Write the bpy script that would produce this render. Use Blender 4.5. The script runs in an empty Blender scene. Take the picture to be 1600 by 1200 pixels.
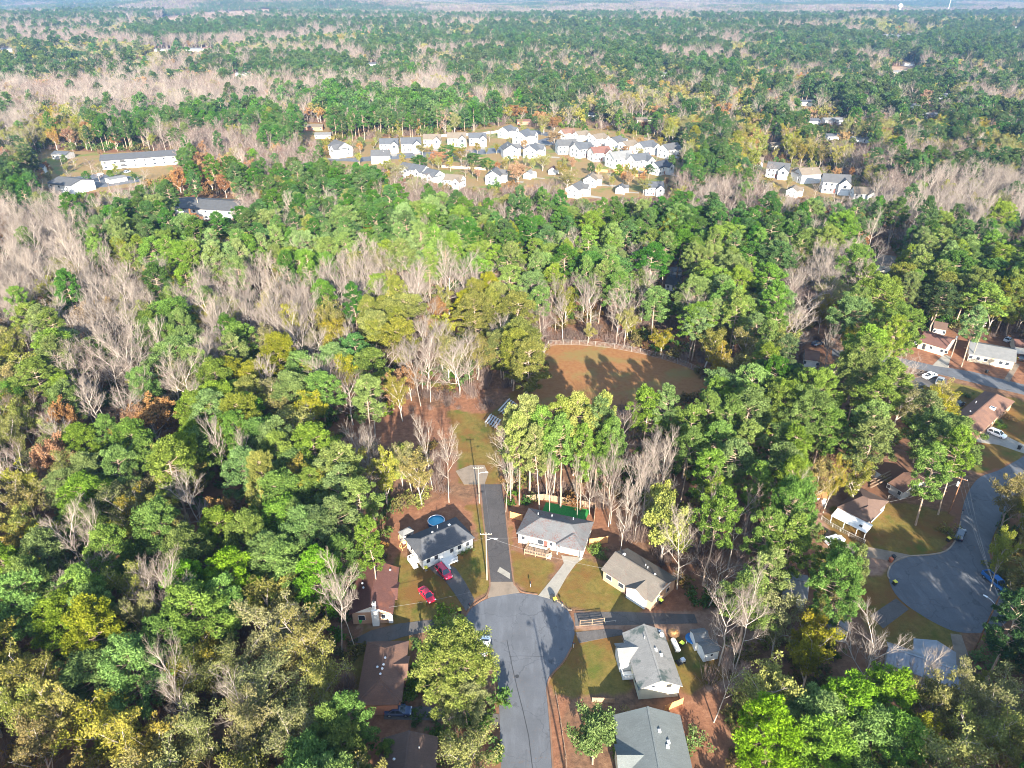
import bpy, math, random
import numpy as np
from mathutils import Vector, Matrix, Euler

rng = np.random.default_rng(7)
random.seed(7)
SC = bpy.context.scene
COL = SC.collection

# ------------------------------------------------------------------ camera
HC = 110.0                       # drone height (m)
FPX = 1111.0                     # focal length in pixels of the 1600 px wide photo
PITCH = math.radians(29.2)
SP, CP = math.sin(PITCH), math.cos(PITCH)
cam_d = bpy.data.cameras.new('camera')
cam_d.sensor_width = 36.0
cam_d.lens = 36.0 * FPX / 1600.0
cam_d.clip_start = 1.0
cam_d.clip_end = 40000.0
cam = bpy.data.objects.new('camera', cam_d)
cam.location = (0, 0, HC)
cam.rotation_euler = (math.pi / 2 - PITCH, 0, 0)
COL.objects.link(cam)
SC.camera = cam

# ------------------------------------------------------------------ light
SUN_EL = math.radians(20.5)
SUN_AZ = math.atan2(0.131, -0.991)          # sun stands behind the camera, a little to its right
world = bpy.data.worlds.new('World')
SC.world = world
world.use_nodes = True
wn = world.node_tree.nodes
wn.clear()
wo = wn.new('ShaderNodeOutputWorld')
wb = wn.new('ShaderNodeBackground')
sky = wn.new('ShaderNodeTexSky')
sky.sky_type = 'NISHITA'
sky.sun_disc = False
sky.sun_elevation = SUN_EL
sky.sun_rotation = SUN_AZ
sky.air_density = 1.2
sky.dust_density = 0.6
wb.inputs['Strength'].default_value = 0.125
world.node_tree.links.new(sky.outputs[0], wb.inputs[0])
world.node_tree.links.new(wb.outputs[0], wo.inputs[0])
sun_d = bpy.data.lights.new('sun', 'SUN')
HAZE = 0.000115
sun_d.energy = 5.0
sun_d.angle = math.radians(0.5)
sun_d.color = (1.0, 0.92, 0.78)
sun = bpy.data.objects.new('sun', sun_d)
sdir = Vector((math.sin(SUN_AZ) * math.cos(SUN_EL), math.cos(SUN_AZ) * math.cos(SUN_EL), math.sin(SUN_EL)))
sun.rotation_euler = (-sdir).to_track_quat('-Z', 'Y').to_euler()
sun.location = (60, -120, 200)
COL.objects.link(sun)
SC.view_settings.view_transform = 'Standard'
SC.view_settings.look = 'None'
SC.view_settings.gamma = 1.0
SC.view_settings.use_curve_mapping = False
SC.view_settings.exposure = 2.32
SC.cycles.use_denoising = True
SC.cycles.denoising_input_passes = 'RGB_ALBEDO_NORMAL'
SC.cycles.denoising_prefilter = 'ACCURATE'
SC.cycles.use_adaptive_sampling = False
SC.cycles.filter_width = 1.0
SC.cycles.max_bounces = 6
SC.cycles.diffuse_bounces = 3
SC.cycles.glossy_bounces = 2
SC.cycles.transmission_bounces = 3
SC.cycles.volume_bounces = 0
SC.cycles.transparent_max_bounces = 8

# ------------------------------------------------------------------ geometry of the view (survey helpers)
def vnoise(X, Y, s, seed=0):
    X = np.asarray(X, float) / s + 1000.3; Y = np.asarray(Y, float) / s + 1000.7
    xi = np.floor(X).astype(np.int64); yi = np.floor(Y).astype(np.int64)
    fx = X - xi; fy = Y - yi
    fx = fx * fx * (3 - 2 * fx); fy = fy * fy * (3 - 2 * fy)
    def h(a, b):
        n = (a * 374761393 + b * 668265263 + seed * 1442695041) & 0x7fffffff
        n = ((n ^ (n >> 13)) * 1274126177) & 0x7fffffff
        return ((n ^ (n >> 16)) & 0xffff) / 65535.0
    return (h(xi, yi) * (1 - fx) + h(xi + 1, yi) * fx) * (1 - fy) + (h(xi, yi + 1) * (1 - fx) + h(xi + 1, yi + 1) * fx) * fy

def gz(X, Y):
    """terrain height: level near by, rolling hills further off"""
    X = np.asarray(X, float); Y = np.asarray(Y, float)
    d = np.sqrt(X * X + Y * Y)
    a = np.clip((d - 650) / 2500, 0, 1) * 16 + np.clip((d - 3000) / 7000, 0, 1) * 40
    n = vnoise(X, Y, 900, 3) * .65 + vnoise(X, Y, 330, 4) * .35
    hill = 62 * np.exp(-((X + 1250) / 750) ** 2 - ((Y - 4350) / 430) ** 2)      # the hayfield slope
    return a * (n * 2 - .75) + hill

def P(x, y, h=0.0):
    """ground point (or point at height h) seen at photo pixel x, y"""
    v = y - 600.0; u = x - 800.0
    dn = v * CP + FPX * SP; fw = FPX * CP - v * SP
    t = (HC - h) / dn
    for _ in range(6):
        X, Y = u * t, fw * t
        if math.hypot(X, Y) < 650: break
        t = (HC - h - float(gz(X, Y))) / dn
    return Vector((u * t, fw * t, h + (float(gz(u * t, fw * t)) if fw * t > 640 else 0.0)))

def pix(X, Y, Z):
    X = np.asarray(X, float); Y = np.asarray(Y, float); Z = np.asarray(Z, float) - HC
    d = Y * CP - Z * SP
    d = np.where(d < 1, 1, d)
    return 800 + FPX * X / d, 600 - FPX * (Y * SP + Z * CP) / d

def pxm(y, h=0):
    return ((y - 600.0) * CP + FPX * SP) / (HC - h)

def inpoly(x, y, poly):
    x = np.asarray(x, float); y = np.asarray(y, float)
    r = np.zeros(x.shape, bool)
    n = len(poly)
    for i in range(n):
        x0, y0 = poly[i]; x1, y1 = poly[(i + 1) % n]
        c = ((y0 > y) != (y1 > y))
        with np.errstate(divide='ignore', invalid='ignore'):
            r ^= c & (x < (x1 - x0) * (y - y0) / ((y1 - y0) if y1 != y0 else 1e-9) + x0)
    return r

# ------------------------------------------------------------------ object helpers
def mesh_from(name, V, F, mats=(), fm=None, tint=None, smooth=False):
    me = bpy.data.meshes.new(name)
    V = np.asarray(V, np.float32)
    if isinstance(F, np.ndarray):
        k = F.shape[1]; m = F.shape[0]
        me.vertices.add(len(V)); me.vertices.foreach_set('co', V.ravel())
        me.loops.add(m * k); me.loops.foreach_set('vertex_index', F.astype(np.int32).ravel())
        me.polygons.add(m)
        me.polygons.foreach_set('loop_start', np.arange(0, m * k, k, dtype=np.int32))
        me.polygons.foreach_set('loop_total', np.full(m, k, np.int32))
        me.update(calc_edges=True)
    else:
        me.from_pydata([tuple(map(float, v)) for v in V], [], F)
    for mt in mats: me.materials.append(mt)
    if fm is not None: me.polygons.foreach_set('material_index', np.asarray(fm, np.int32))
    if tint is not None:
        a = me.attributes.new('tint', 'FLOAT', 'POINT'); a.data.foreach_set('value', np.asarray(tint, np.float32))
    if smooth: me.polygons.foreach_set('use_smooth', np.ones(len(me.polygons), bool))
    me.update()
    return me

def link(name, data, parent=None, loc=None, rz=None):
    o = bpy.data.objects.new(name, data)
    COL.objects.link(o)
    if parent is not None: o.parent = parent
    if loc is not None: o.location = loc
    if rz is not None: o.rotation_euler = (0, 0, rz)
    return o

def tag(o, label=None, cat=None, group=None, kind=None):
    if label: o['label'] = label
    if cat: o['category'] = cat
    if group: o['group'] = group
    if kind: o['kind'] = kind
    return o

def thing(name, label, cat, loc, rz=0.0, group=None):
    return tag(link(name, None, None, loc, rz), label, cat, group)

KIDS = {}
def part(name, mb, mat, parent, label=None):
    o = link(name, mb.mesh(name, mat), parent)
    KIDS.setdefault(parent.name, []).append(o)
    if label: o['label'] = label
    return o

def copy_tree(o, loc, rz, label, scale=None):
    r = o.copy(); COL.objects.link(r)
    r.location = loc; r.rotation_euler = (0, 0, rz); r['label'] = label
    if scale is not None: r.scale = scale
    for ch in KIDS.get(o.name, []):
        c = ch.copy(); COL.objects.link(c); c.parent = r
        KIDS.setdefault(r.name, []).append(c)
        for g in KIDS.get(ch.name, []):
            d = g.copy(); COL.objects.link(d); d.parent = c
            KIDS.setdefault(c.name, []).append(d)
    return r

class MB:
    """collects simple solids into one mesh"""
    def __init__(self): self.V = []; self.F = []; self.sm = False
    def add(self, vs, fs):
        n = len(self.V); self.V += [tuple(v) for v in vs]; self.F += [tuple(i + n for i in f) for f in fs]; return self
    def box(self, x0, x1, y0, y1, z0, z1):
        return self.add([(x0, y0, z0), (x1, y0, z0), (x1, y1, z0), (x0, y1, z0), (x0, y0, z1), (x1, y0, z1), (x1, y1, z1), (x0, y1, z1)],
                        [(3, 2, 1, 0), (4, 5, 6, 7), (0, 1, 5, 4), (1, 2, 6, 5), (2, 3, 7, 6), (3, 0, 4, 7)])
    def obox(self, c, ax, ay, az):
        c, ax, ay, az = map(Vector, (c, ax, ay, az))
        vs = [c + sx * ax + sy * ay + sz * az for sz in (-1, 1) for sx, sy in ((-1, -1), (1, -1), (1, 1), (-1, 1))]
        return self.add(vs, [(3, 2, 1, 0), (4, 5, 6, 7), (0, 1, 5, 4), (1, 2, 6, 5), (2, 3, 7, 6), (3, 0, 4, 7)])
    def bar(self, a, b, w=.05, h=None):
        a, b = Vector(a), Vector(b); d = b - a
        if d.length < 1e-6: return self
        dn = d.normalized(); up = Vector((0, 0, 1)) if abs(dn.z) < .95 else Vector((1, 0, 0))
        s = dn.cross(up).normalized(); u = s.cross(dn)
        return self.obox((a + b) / 2, d / 2, s * w / 2, u * (h or w) / 2)
    def tube(self, pts, rad, n=8, cap=True):
        pts = [Vector(p) for p in pts]
        if not hasattr(rad, '__len__'): rad = [rad] * len(pts)
        vs = []; fs = []
        for i, p in enumerate(pts):
            d = (pts[min(i + 1, len(pts) - 1)] - pts[max(i - 1, 0)]).normalized()
            up = Vector((0, 0, 1)) if abs(d.z) < .95 else Vector((1, 0, 0))
            s = d.cross(up).normalized(); u = s.cross(d)
            vs += [p + rad[i] * (math.cos(2 * math.pi * k / n) * s + math.sin(2 * math.pi * k / n) * u) for k in range(n)]
        for i in range(len(pts) - 1):
            for k in range(n):
                fs.append((i * n + k, i * n + (k + 1) % n, (i + 1) * n + (k + 1) % n, (i + 1) * n + k))
        if cap:
            fs.append(tuple(range(n - 1, -1, -1))); fs.append(tuple((len(pts) - 1) * n + k for k in range(n)))
        return self.add(vs, fs)
    def loft(self, rings, cap=True):
        n = len(rings[0]); vs = [v for r in rings for v in r]; fs = []
        for i in range(len(rings) - 1):
            for k in range(n):
                fs.append((i * n + k, i * n + (k + 1) % n, (i + 1) * n + (k + 1) % n, (i + 1) * n + k))
        if cap:
            fs.append(tuple(range(n - 1, -1, -1))); fs.append(tuple((len(rings) - 1) * n + k for k in range(n)))
        return self.add(vs, fs)
    def mesh(self, name, mat):
        me = bpy.data.meshes.new(name); me.from_pydata(self.V, [], self.F)
        if mat: me.materials.append(mat)
        if self.sm: me.polygons.foreach_set('use_smooth', np.ones(len(me.polygons), bool))
        me.update(); return me

# ------------------------------------------------------------------ materials
def newmat(name):
    m = bpy.data.materials.new(name); m.use_nodes = True
    nt = m.node_tree; nt.nodes.clear()
    out = nt.nodes.new('ShaderNodeOutputMaterial')
    return m, nt, out

def N(nt, t, **kw):
    n = nt.nodes.new(t)
    for k, v in kw.items():
        if k in n.inputs.keys() if isinstance(k, str) else False: n.inputs[k].default_value = v
        else: setattr(n, k, v)
    return n

def ramp(nt, fac, stops):
    r = nt.nodes.new('ShaderNodeValToRGB')
    e = r.color_ramp.elements
    e[0].position, e[0].color = stops[0][0], (*stops[0][1], 1)
    e[1].position, e[1].color = stops[-1][0], (*stops[-1][1], 1)
    for p, c in stops[1:-1]:
        x = e.new(p); x.color = (*c, 1)
    nt.links.new(fac, r.inputs[0])
    return r.outputs[0]

def mixc(nt, fac, a, b, mode='MIX'):
    m = nt.nodes.new('ShaderNodeMix'); m.data_type = 'RGBA'; m.blend_type = mode
    for s, v in ((0, fac), (6, a), (7, b)):
        if hasattr(v, 'links') or hasattr(v, 'is_output'): nt.links.new(v, m.inputs[s])
        elif isinstance(v, (int, float)): m.inputs[s].default_value = v
        else: m.inputs[s].default_value = (*v, 1)
    return m.outputs[2]

def noise(nt, scale, detail=3, co=None, rough=.6):
    n = nt.nodes.new('ShaderNodeTexNoise'); n.inputs['Scale'].default_value = scale
    n.inputs['Detail'].default_value = detail; n.inputs['Roughness'].default_value = rough
    if co is not None: nt.links.new(co, n.inputs['Vector'])
    return n.outputs[0]

def coord(nt, kind='Object', scale=None):
    t = nt.nodes.new('ShaderNodeTexCoord')
    if scale is None: return t.outputs[kind]
    mp = nt.nodes.new('ShaderNodeMapping'); mp.inputs['Scale'].default_value = scale
    nt.links.new(t.outputs[kind], mp.inputs[0]); return mp.outputs[0]

def geo_pos(nt):
    return nt.nodes.new('ShaderNodeNewGeometry').outputs['Position']

def thr(nt, val, lo, hi):
    m = nt.nodes.new('ShaderNodeMapRange'); m.inputs[1].default_value = lo; m.inputs[2].default_value = hi
    nt.links.new(val, m.inputs[0]); return m.outputs[0]

def surf(nt, out, col, rough=.8, spec=.3, bump=None, bstr=.3, metal=0.0, bdist=.05):
    b = nt.nodes.new('ShaderNodeBsdfPrincipled')
    if hasattr(col, 'is_output'): nt.links.new(col, b.inputs['Base Color'])
    else: b.inputs['Base Color'].default_value = (*col, 1)
    b.inputs['Roughness'].default_value = rough
    b.inputs['Specular IOR Level'].default_value = spec
    b.inputs['Metallic'].default_value = metal
    if bump is not None:
        bp = nt.nodes.new('ShaderNodeBump'); bp.inputs['Strength'].default_value = bstr; bp.inputs['Distance'].default_value = bdist
        nt.links.new(bump, bp.inputs['Height']); nt.links.new(bp.outputs[0], b.inputs['Normal'])
    nt.links.new(b.outputs[0], out.inputs[0])
    return b

def plain(name, col, rough=.7, spec=.3, metal=0.0, var=.12, scale=3.0):
    m, nt, out = newmat(name)
    n = noise(nt, scale, 3, coord(nt))
    c = ramp(nt, n, [(.3, tuple(x * (1 - var) for x in col)), (.7, tuple(min(1, x * (1 + var)) for x in col))])
    surf(nt, out, c, rough, spec, metal=metal)
    return m

def shingle(name, col, stain=None, stain_amt=(.5, .62), litter=None, litter_amt=(.5, .6), sc=.25, var=.22):
    m, nt, out = newmat(name)
    co = coord(nt)
    fine = noise(nt, 6.0, 4, co)
    c = ramp(nt, fine, [(.3, tuple(x * (1 - var) for x in col)), (.7, tuple(x * (1 + var) for x in col))])
    big = noise(nt, .5, 4, co)
    c = mixc(nt, thr(nt, big, .35, .75), c, tuple(x * .8 for x in col))
    streak = noise(nt, 1.0, 4, coord(nt, 'Object', (.5, 5.0, 1)))
    c = mixc(nt, thr(nt, streak, .5, .8), c, tuple(x * .72 for x in col))
    if stain:
        s = noise(nt, sc, 5, co)
        c = mixc(nt, thr(nt, s, *stain_amt), c, stain)
    if litter:
        l1 = noise(nt, .35, 2, co); l2 = noise(nt, 3.5, 5, co, .8)
        a = nt.nodes.new('ShaderNodeMath'); a.operation = 'MULTIPLY'
        nt.links.new(thr(nt, l1, .38, .6), a.inputs[0]); nt.links.new(thr(nt, l2, *litter_amt), a.inputs[1])
        c = mixc(nt, a.outputs[0], c, litter)
    surf(nt, out, c, .9, .2, fine, .4)
    return m

def siding(name, col, dirt=.15, bands=4.0):
    m, nt, out = newmat(name)
    co = coord(nt)
    w = nt.nodes.new('ShaderNodeTexWave'); w.bands_direction = 'Z'; w.inputs['Scale'].default_value = bands
    w.inputs['Distortion'].default_value = 0; nt.links.new(co, w.inputs[0])
    d = noise(nt, .9, 5, co)
    c = mixc(nt, thr(nt, d, .45, .85), col, tuple(x * (1 - dirt * 2) for x in col))
    surf(nt, out, c, .6, .3, w.outputs[1], .4, bdist=.03)
    return m

def brickmat(name, c1, c2):
    m, nt, out = newmat(name)
    co = coord(nt)
    n = noise(nt, 9, 4, co); c = ramp(nt, n, [(.3, c1), (.7, c2)])
    w = nt.nodes.new('ShaderNodeTexWave'); w.bands_direction = 'Z'; w.inputs['Scale'].default_value = 4.2
    nt.links.new(co, w.inputs[0])
    surf(nt, out, c, .85, .2, w.outputs[1], .3, bdist=.02)
    return m

def leafmat(name, c_lo, c_hi, hue=.03, val=.25, transl=.3):
    m, nt, out = newmat(name)
    at = nt.nodes.new('ShaderNodeAttribute'); at.attribute_name = 'tint'
    c = ramp(nt, at.outputs['Fac'], [(0, c_lo), (1, c_hi)])
    oi = nt.nodes.new('ShaderNodeObjectInfo')
    hs = nt.nodes.new('ShaderNodeHueSaturation')
    def rng_(lo, hi, mul):
        a = nt.nodes.new('ShaderNodeMath'); a.operation = 'MULTIPLY'; a.inputs[1].default_value = mul
        nt.links.new(oi.outputs['Random'], a.inputs[0])
        f = nt.nodes.new('ShaderNodeMath'); f.operation = 'FRACT'; nt.links.new(a.outputs[0], f.inputs[0])
        mr = nt.nodes.new('ShaderNodeMapRange'); mr.inputs[3].default_value = lo; mr.inputs[4].default_value = hi
        nt.links.new(f.outputs[0], mr.inputs[0]); return mr.outputs[0]
    nt.links.new(rng_(.5 - hue, .5 + hue, 1.0), hs.inputs['Hue'])
    nt.links.new(rng_(1 - val, 1 + val, 17.3), hs.inputs['Value'])
    nt.links.new(rng_(.82, 1.12, 53.7), hs.inputs['Saturation'])
    nt.links.new(c, hs.inputs['Color'])
    d = nt.nodes.new('ShaderNodeBsdfDiffuse'); t = nt.nodes.new('ShaderNodeBsdfTranslucent'); mx = nt.nodes.new('ShaderNodeMixShader')
    mx.inputs[0].default_value = transl
    nt.links.new(hs.outputs[0], d.inputs[0]); nt.links.new(hs.outputs[0], t.inputs[0])
    nt.links.new(d.outputs[0], mx.inputs[1]); nt.links.new(t.outputs[0], mx.inputs[2])
    nt.links.new(mx.outputs[0], out.inputs[0])
    return m

def barkmat(name, c1, c2, val=.15):
    m, nt, out = newmat(name)
    n = noise(nt, 1.3, 4, coord(nt, 'Object', (3, 3, .6)))
    c = ramp(nt, n, [(.3, c1), (.7, c2)])
    oi = nt.nodes.new('ShaderNodeObjectInfo'); hs = nt.nodes.new('ShaderNodeHueSaturation')
    mr = nt.nodes.new('ShaderNodeMapRange'); mr.inputs[3].default_value = 1 - val; mr.inputs[4].default_value = 1 + val
    nt.links.new(oi.outputs['Random'], mr.inputs[0]); nt.links.new(mr.outputs[0], hs.inputs['Value']); nt.links.new(c, hs.inputs['Color'])
    d = nt.nodes.new('ShaderNodeBsdfDiffuse'); nt.links.new(hs.outputs[0], d.inputs[0]); nt.links.new(d.outputs[0], out.inputs[0])
    return m

# ------------------------------------------------------------------ ground
def axis(fine0, fine1, step, lo, hi, grow, caps):
    def run(x, lim, sg):
        s = step; r = []
        while x * sg < lim * sg:
            cap = 1e9
            for c_lim, c in caps:
                if x * sg < c_lim: cap = c; break
            s = min(s * grow, cap); x += s * sg; r.append(x)
        return r
    a = list(np.arange(fine0, fine1 + 1e-6, step))
    return np.array(run(a[0], lo, -1)[::-1] + a + run(a[-1], hi, 1))

gx = axis(-110, 150, 1.0, -13000, 13000, 1.12, ((420, 4.0), (3600, 70)))
gy = axis(46, 250, 1.0, -160, 13500, 1.12, ((720, 4.0), (5600, 60)))
GX, GY = np.meshgrid(gx, gy)
GZ = gz(GX, GY)
nx, ny = len(gx), len(gy)
idx = np.arange(nx * ny).reshape(ny, nx)
F = np.stack([idx[:-1, :-1], idx[:-1, 1:], idx[1:, 1:], idx[1:, :-1]], -1).reshape(-1, 4)

LAWN = [
    [(733, 790), (770, 785), (768, 925), (735, 948), (700, 965), (600, 978), (610, 890), (622, 862), (660, 880), (742, 845)],
    [(790, 790), (806, 862), (835, 875), (872, 878), (850, 925), (835, 930), (800, 915), (793, 860)],
    [(900, 868), (935, 878), (1020, 945), (1000, 957), (897, 957), (865, 938)],
    [(893, 985), (965, 980), (1000, 1085), (880, 1090), (858, 1062)],
    [(695, 640), (765, 648), (782, 690), (787, 760), (715, 760), (712, 690)],
    [(765, 648), (800, 620), (850, 545), (960, 560), (1030, 600), (930, 640), (800, 660)],
    [(1290, 790), (1400, 785), (1490, 800), (1480, 868), (1400, 872), (1300, 852)],
    [(1340, 905), (1390, 890), (1500, 990), (1490, 1050), (1380, 1000), (1345, 960)],
    [(1420, 590), (1500, 600), (1640, 640), (1640, 700), (1530, 742), (1480, 700), (1450, 640)],
    [(1000, 1000), (1090, 990), (1140, 1060), (1060, 1090)],
    [(560, 980), (640, 980), (640, 1090), (560, 1100)],
    [(1545, 840), (1640, 780), (1640, 960), (1580, 960)],
]
STRAW = [
    [(603, 800), (690, 780), (755, 800), (738, 832), (700, 830), (636, 842), (625, 870), (600, 890)],
    [(530, 650), (645, 632), (700, 640), (702, 690), (640, 700), (540, 700)],
    [(790, 770), (935, 765), (950, 830), (935, 868), (905, 860), (800, 845), (792, 820)],
    [(1040, 1085), (1150, 1085), (1140, 1180), (1075, 1190)],
    [(853, 1055), (872, 1068), (895, 1240), (866, 1240)],
    [(1410, 515), (1640, 540), (1640, 615), (1540, 588), (1420, 565)],
    [(0, 640), (85, 640), (80, 690), (0, 720)],
    [(1020, 880), (1090, 890), (1090, 965), (1030, 955), (960, 900)],
    [(850, 520), (1010, 530), (1060, 560), (960, 545), (858, 540)],
    [(940, 885), (985, 915), (1010, 940), (990, 940), (930, 895)],
    [(690, 610), (760, 600), (760, 650), (690, 660)],
    [(740, 780), (765, 760), (768, 900), (748, 900)], [(786, 760), (797, 760), (806, 910), (797, 910)],
    [(1440, 1000), (1475, 975), (1500, 1000), (1490, 1050)],
    [(1430, 800), (1470, 820), (1480, 860), (1440, 840)],
    [(555, 1090), (640, 1090), (640, 1200), (540, 1210)],
    [(1040, 500), (1100, 500), (1110, 545), (1030, 545)],
]
FIELD = [[(857, 538), (900, 536), (960, 542), (1050, 563), (1132, 605), (1100, 640), (930, 700), (790, 680), (775, 655), (835, 592)]]
DIRT = [[(1090, 960), (1200, 940), (1160, 1080), (1090, 1080)], [(1260, 745), (1310, 750), (1310, 800), (1360, 850), (1290, 850), (1270, 800)],
        [(895, 955), (1100, 955), (1100, 985), (900, 985)], [(1290, 850), (1390, 870), (1400, 885), (1370, 900), (1290, 880)],
        [(1355, 972), (1400, 940), (1420, 955), (1380, 985)], [(555, 975), (640, 980), (560, 1000)]]
SUBD = [[(500, 222), (700, 208), (790, 190), (860, 195), (940, 200), (1065, 230), (1070, 275), (1045, 308), (885, 312), (870, 290), (720, 296), (595, 266), (500, 252)],
        [(1165, 245), (1350, 275), (1355, 318), (1220, 305)], [(60, 232), (155, 238), (275, 238), (275, 268), (215, 292), (100, 305), (55, 288)],
        [(470, 190), (520, 195), (515, 225), (460, 220)], [(245, 306), (366, 312), (362, 335), (250, 326)],
        [(860, 190), (1080, 200), (1080, 225), (1040, 222), (940, 205)]]
CLEARINGS = [(381, 121, 34, 6), (300, 83, 60, 5), (1398, 64, 40, 4), (1345, 226, 40, 8), (1290, 197, 46, 7), (1424, 175, 34, 7), (1005, 196, 34, 7), (583, 106, 22, 4), (1039, 125, 26, 5), (1408, 112, 36, 8), (1472, 158, 28, 6), (1258, 168, 30, 6), (1140, 188, 50, 7), (1212, 236, 26, 6), (14, 84, 26, 5), (760, 66, 50, 2.5), (1120, 44, 60, 2), (620, 58, 40, 2), (900, 90, 40, 3), (170, 118, 30, 4), (1510, 120, 36, 4), (1230, 140, 30, 4), (700, 130, 26, 4), (1560, 200, 30, 6)]
HAY = [[(x + w * math.cos(t) * (1 + .25 * math.sin(3 * t + x)), y + h * math.sin(t)) for t in [k * math.pi / 6 for k in range(12)]] for x, y, w, h in CLEARINGS] + [[(228, 40), (262, 25), (330, 17), (440, 14), (458, 22), (380, 28), (320, 30), (262, 42)], [(1285, 18), (1330, 16), (1330, 21), (1285, 22)], [(1350, 20), (1410, 20), (1410, 25), (1370, 25)]]
OPEN = [
    [(727, 958), (760, 935), (810, 924), (860, 936), (895, 973), (899, 1010), (862, 1050), (858, 1100), (868, 1210), (786, 1210), (780, 1130), (790, 1000)],
    [(690, 640), (760, 640), (790, 612), (800, 630), (783, 700), (789, 790), (812, 800), (828, 788), (925, 797), (942, 845), (985, 855), (1052, 900), (1035, 945), (1090, 962),
     (1092, 1080), (1140, 1100), (1135, 1170), (1085, 1200), (980, 1200), (965, 1100), (890, 1090), (860, 1060), (720, 950), (700, 972), (600, 978), (545, 985), (560, 885), (612, 880), (606, 800), (690, 782), (718, 762), (714, 690)],
    [(858, 536), (960, 540), (1050, 562), (1132, 604), (1060, 616), (1010, 618), (930, 638), (860, 652), (815, 650), (790, 665), (780, 640), (835, 590)],
    [(535, 665), (640, 642), (700, 642), (700, 678), (640, 686), (540, 690)],
    [(1265, 755), (1300, 752), (1400, 765), (1450, 742), (1490, 740), (1530, 700), (1510, 690), (1480, 650), (1530, 610), (1440, 590), (1400, 560), (1425, 518), (1640, 535), (1640, 740), (1580, 780), (1555, 850),
     (1560, 890), (1582, 960), (1540, 1010), (1500, 1050), (1400, 1010), (1350, 975), (1362, 900), (1290, 850), (1290, 800)],
    [(560, 1000), (640, 985), (642, 1100), (650, 1112), (602, 1127), (590, 1150), (680, 1145), (682, 1215), (588, 1215), (555, 1090)],
    [(510, 226), (600, 216), (700, 213), (790, 195), (850, 200), (930, 200), (1062, 230), (1062, 270), (1040, 305), (890, 312), (870, 284), (720, 294), (600, 264), (510, 250)],
    [(1166, 246), (1350, 280), (1352, 312), (1220, 304)], [(60, 235), (155, 238), (275, 236), (272, 266), (210, 292), (108, 303), (60, 288)],
    [(243, 307), (366, 310), (362, 334), (285, 330)], [(1365, 392), (1400, 392), (1400, 428), (1365, 425)], [(1036, 415), (1070, 415), (1070, 448), (1036, 446)],
    [(1255, 538), (1310, 538), (1310, 588), (1255, 588)], [(478, 192), (520, 192), (515, 218), (470, 218)],
]
CLEAR = [[(850, 1060), (985, 1080), (1000, 1420), (850, 1420)],  # ground without trunks whatever the crowns do (pixels of the ground itself)
    [(1300, 955), (1400, 985), (1520, 1060), (1470, 1110), (1370, 1075)], [(1380, 690), (1440, 690), (1440, 770), (1380, 770)],
    [(780, 1200), (875, 1200), (905, 1700), (760, 1700)], [(1460, 640), (1500, 640), (1550, 690), (1500, 720)],
    [(1230, 900), (1350, 940), (1350, 990), (1260, 970)], [(1405, 575), (1470, 580), (1460, 625), (1400, 615)],
    [(1300, 520), (1640, 570), (1700, 640), (1340, 560)], [(1585, 720), (1800, 620), (1800, 700), (1590, 800)],
    [(950, 1100), (1085, 1105), (1110, 1300), (960, 1300)], [(1120, 360), (1180, 355), (1180, 385), (1120, 385)], [(1080, 970), (1130, 970), (1140, 1030), (1090, 1030)],
]

JIT = [(0, 0), (1.1, .4), (-.9, .8), (.3, -1.2), (-.5, -.7)]
near = (np.abs(GX) < 420) & (GY > 40) & (GY < 760)
def weight(polys, wob=2.2):
    w = np.zeros(GX.shape)
    xs, ys = GX[near], GY[near]
    wx = (vnoise(xs, ys, 5.0, 11) - .5) * wob + (vnoise(xs, ys, 1.7, 15) - .5) * wob * .6
    wy = (vnoise(xs, ys, 5.0, 12) - .5) * wob + (vnoise(xs, ys, 1.7, 16) - .5) * wob * .6
    acc = np.zeros(xs.shape)
    for jx, jy in JIT:
        px_, py_ = pix(xs + wx + jx, ys + wy + jy, 0 * xs)
        m = np.zeros(xs.shape, bool)
        for pl in polys: m |= inpoly(px_, py_, pl)
        acc += m
    w[near] = acc / len(JIT)
    return w
def far_weight(polys):
    a, b = pix(GX, GY, GZ)
    m = np.zeros(GX.shape, bool)
    for pl in polys: m |= inpoly(a, b, pl)
    return m.astype(float) * (GY > 700)
ATT = {'lawn': weight(LAWN), 'straw': weight(STRAW, 3), 'field': weight(FIELD, .8), 'dirt': weight(DIRT), 'yard': weight(SUBD, 4), 'hay': far_weight(HAY)}
me = mesh_from('ground', np.stack([GX, GY, GZ], -1).reshape(-1, 3), F)
for k, w in ATT.items():
    a = me.attributes.new(k, 'FLOAT', 'POINT'); a.data.foreach_set('value', w.ravel().astype(np.float32))

m, nt, out = newmat('ground')
gp = geo_pos(nt)
n1 = noise(nt, .09, 4, gp); n2 = noise(nt, .7, 5, gp, .7); n3 = noise(nt, 3.0, 4, gp, .75)
c = ramp(nt, n2, [(.3, (.065, .04, .026)), (.5, (.135, .075, .045)), (.7, (.21, .12, .07))])
c = mixc(nt, thr(nt, n1, .45, .65), c, (.16, .075, .042))
def att(k):
    a = nt.nodes.new('ShaderNodeAttribute'); a.attribute_name = k; return a.outputs['Fac']
def soft(k, src, amt=.5):
    """attribute edge broken up by noise"""
    a = nt.nodes.new('ShaderNodeMath'); a.operation = 'MULTIPLY_ADD'; nt.links.new(src, a.inputs[0]); a.inputs[1].default_value = amt
    s = nt.nodes.new('ShaderNodeMath'); s.operation = 'SUBTRACT'; nt.links.new(att(k), s.inputs[0]); s.inputs[1].default_value = amt * .5
    nt.links.new(s.outputs[0], a.inputs[2]); return thr(nt, a.outputs[0], .3, .7)
straw = ramp(nt, n2, [(.3, (.115, .054, .031)), (.55, (.20, .093, .052)), (.75, (.26, .138, .08))])
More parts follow.
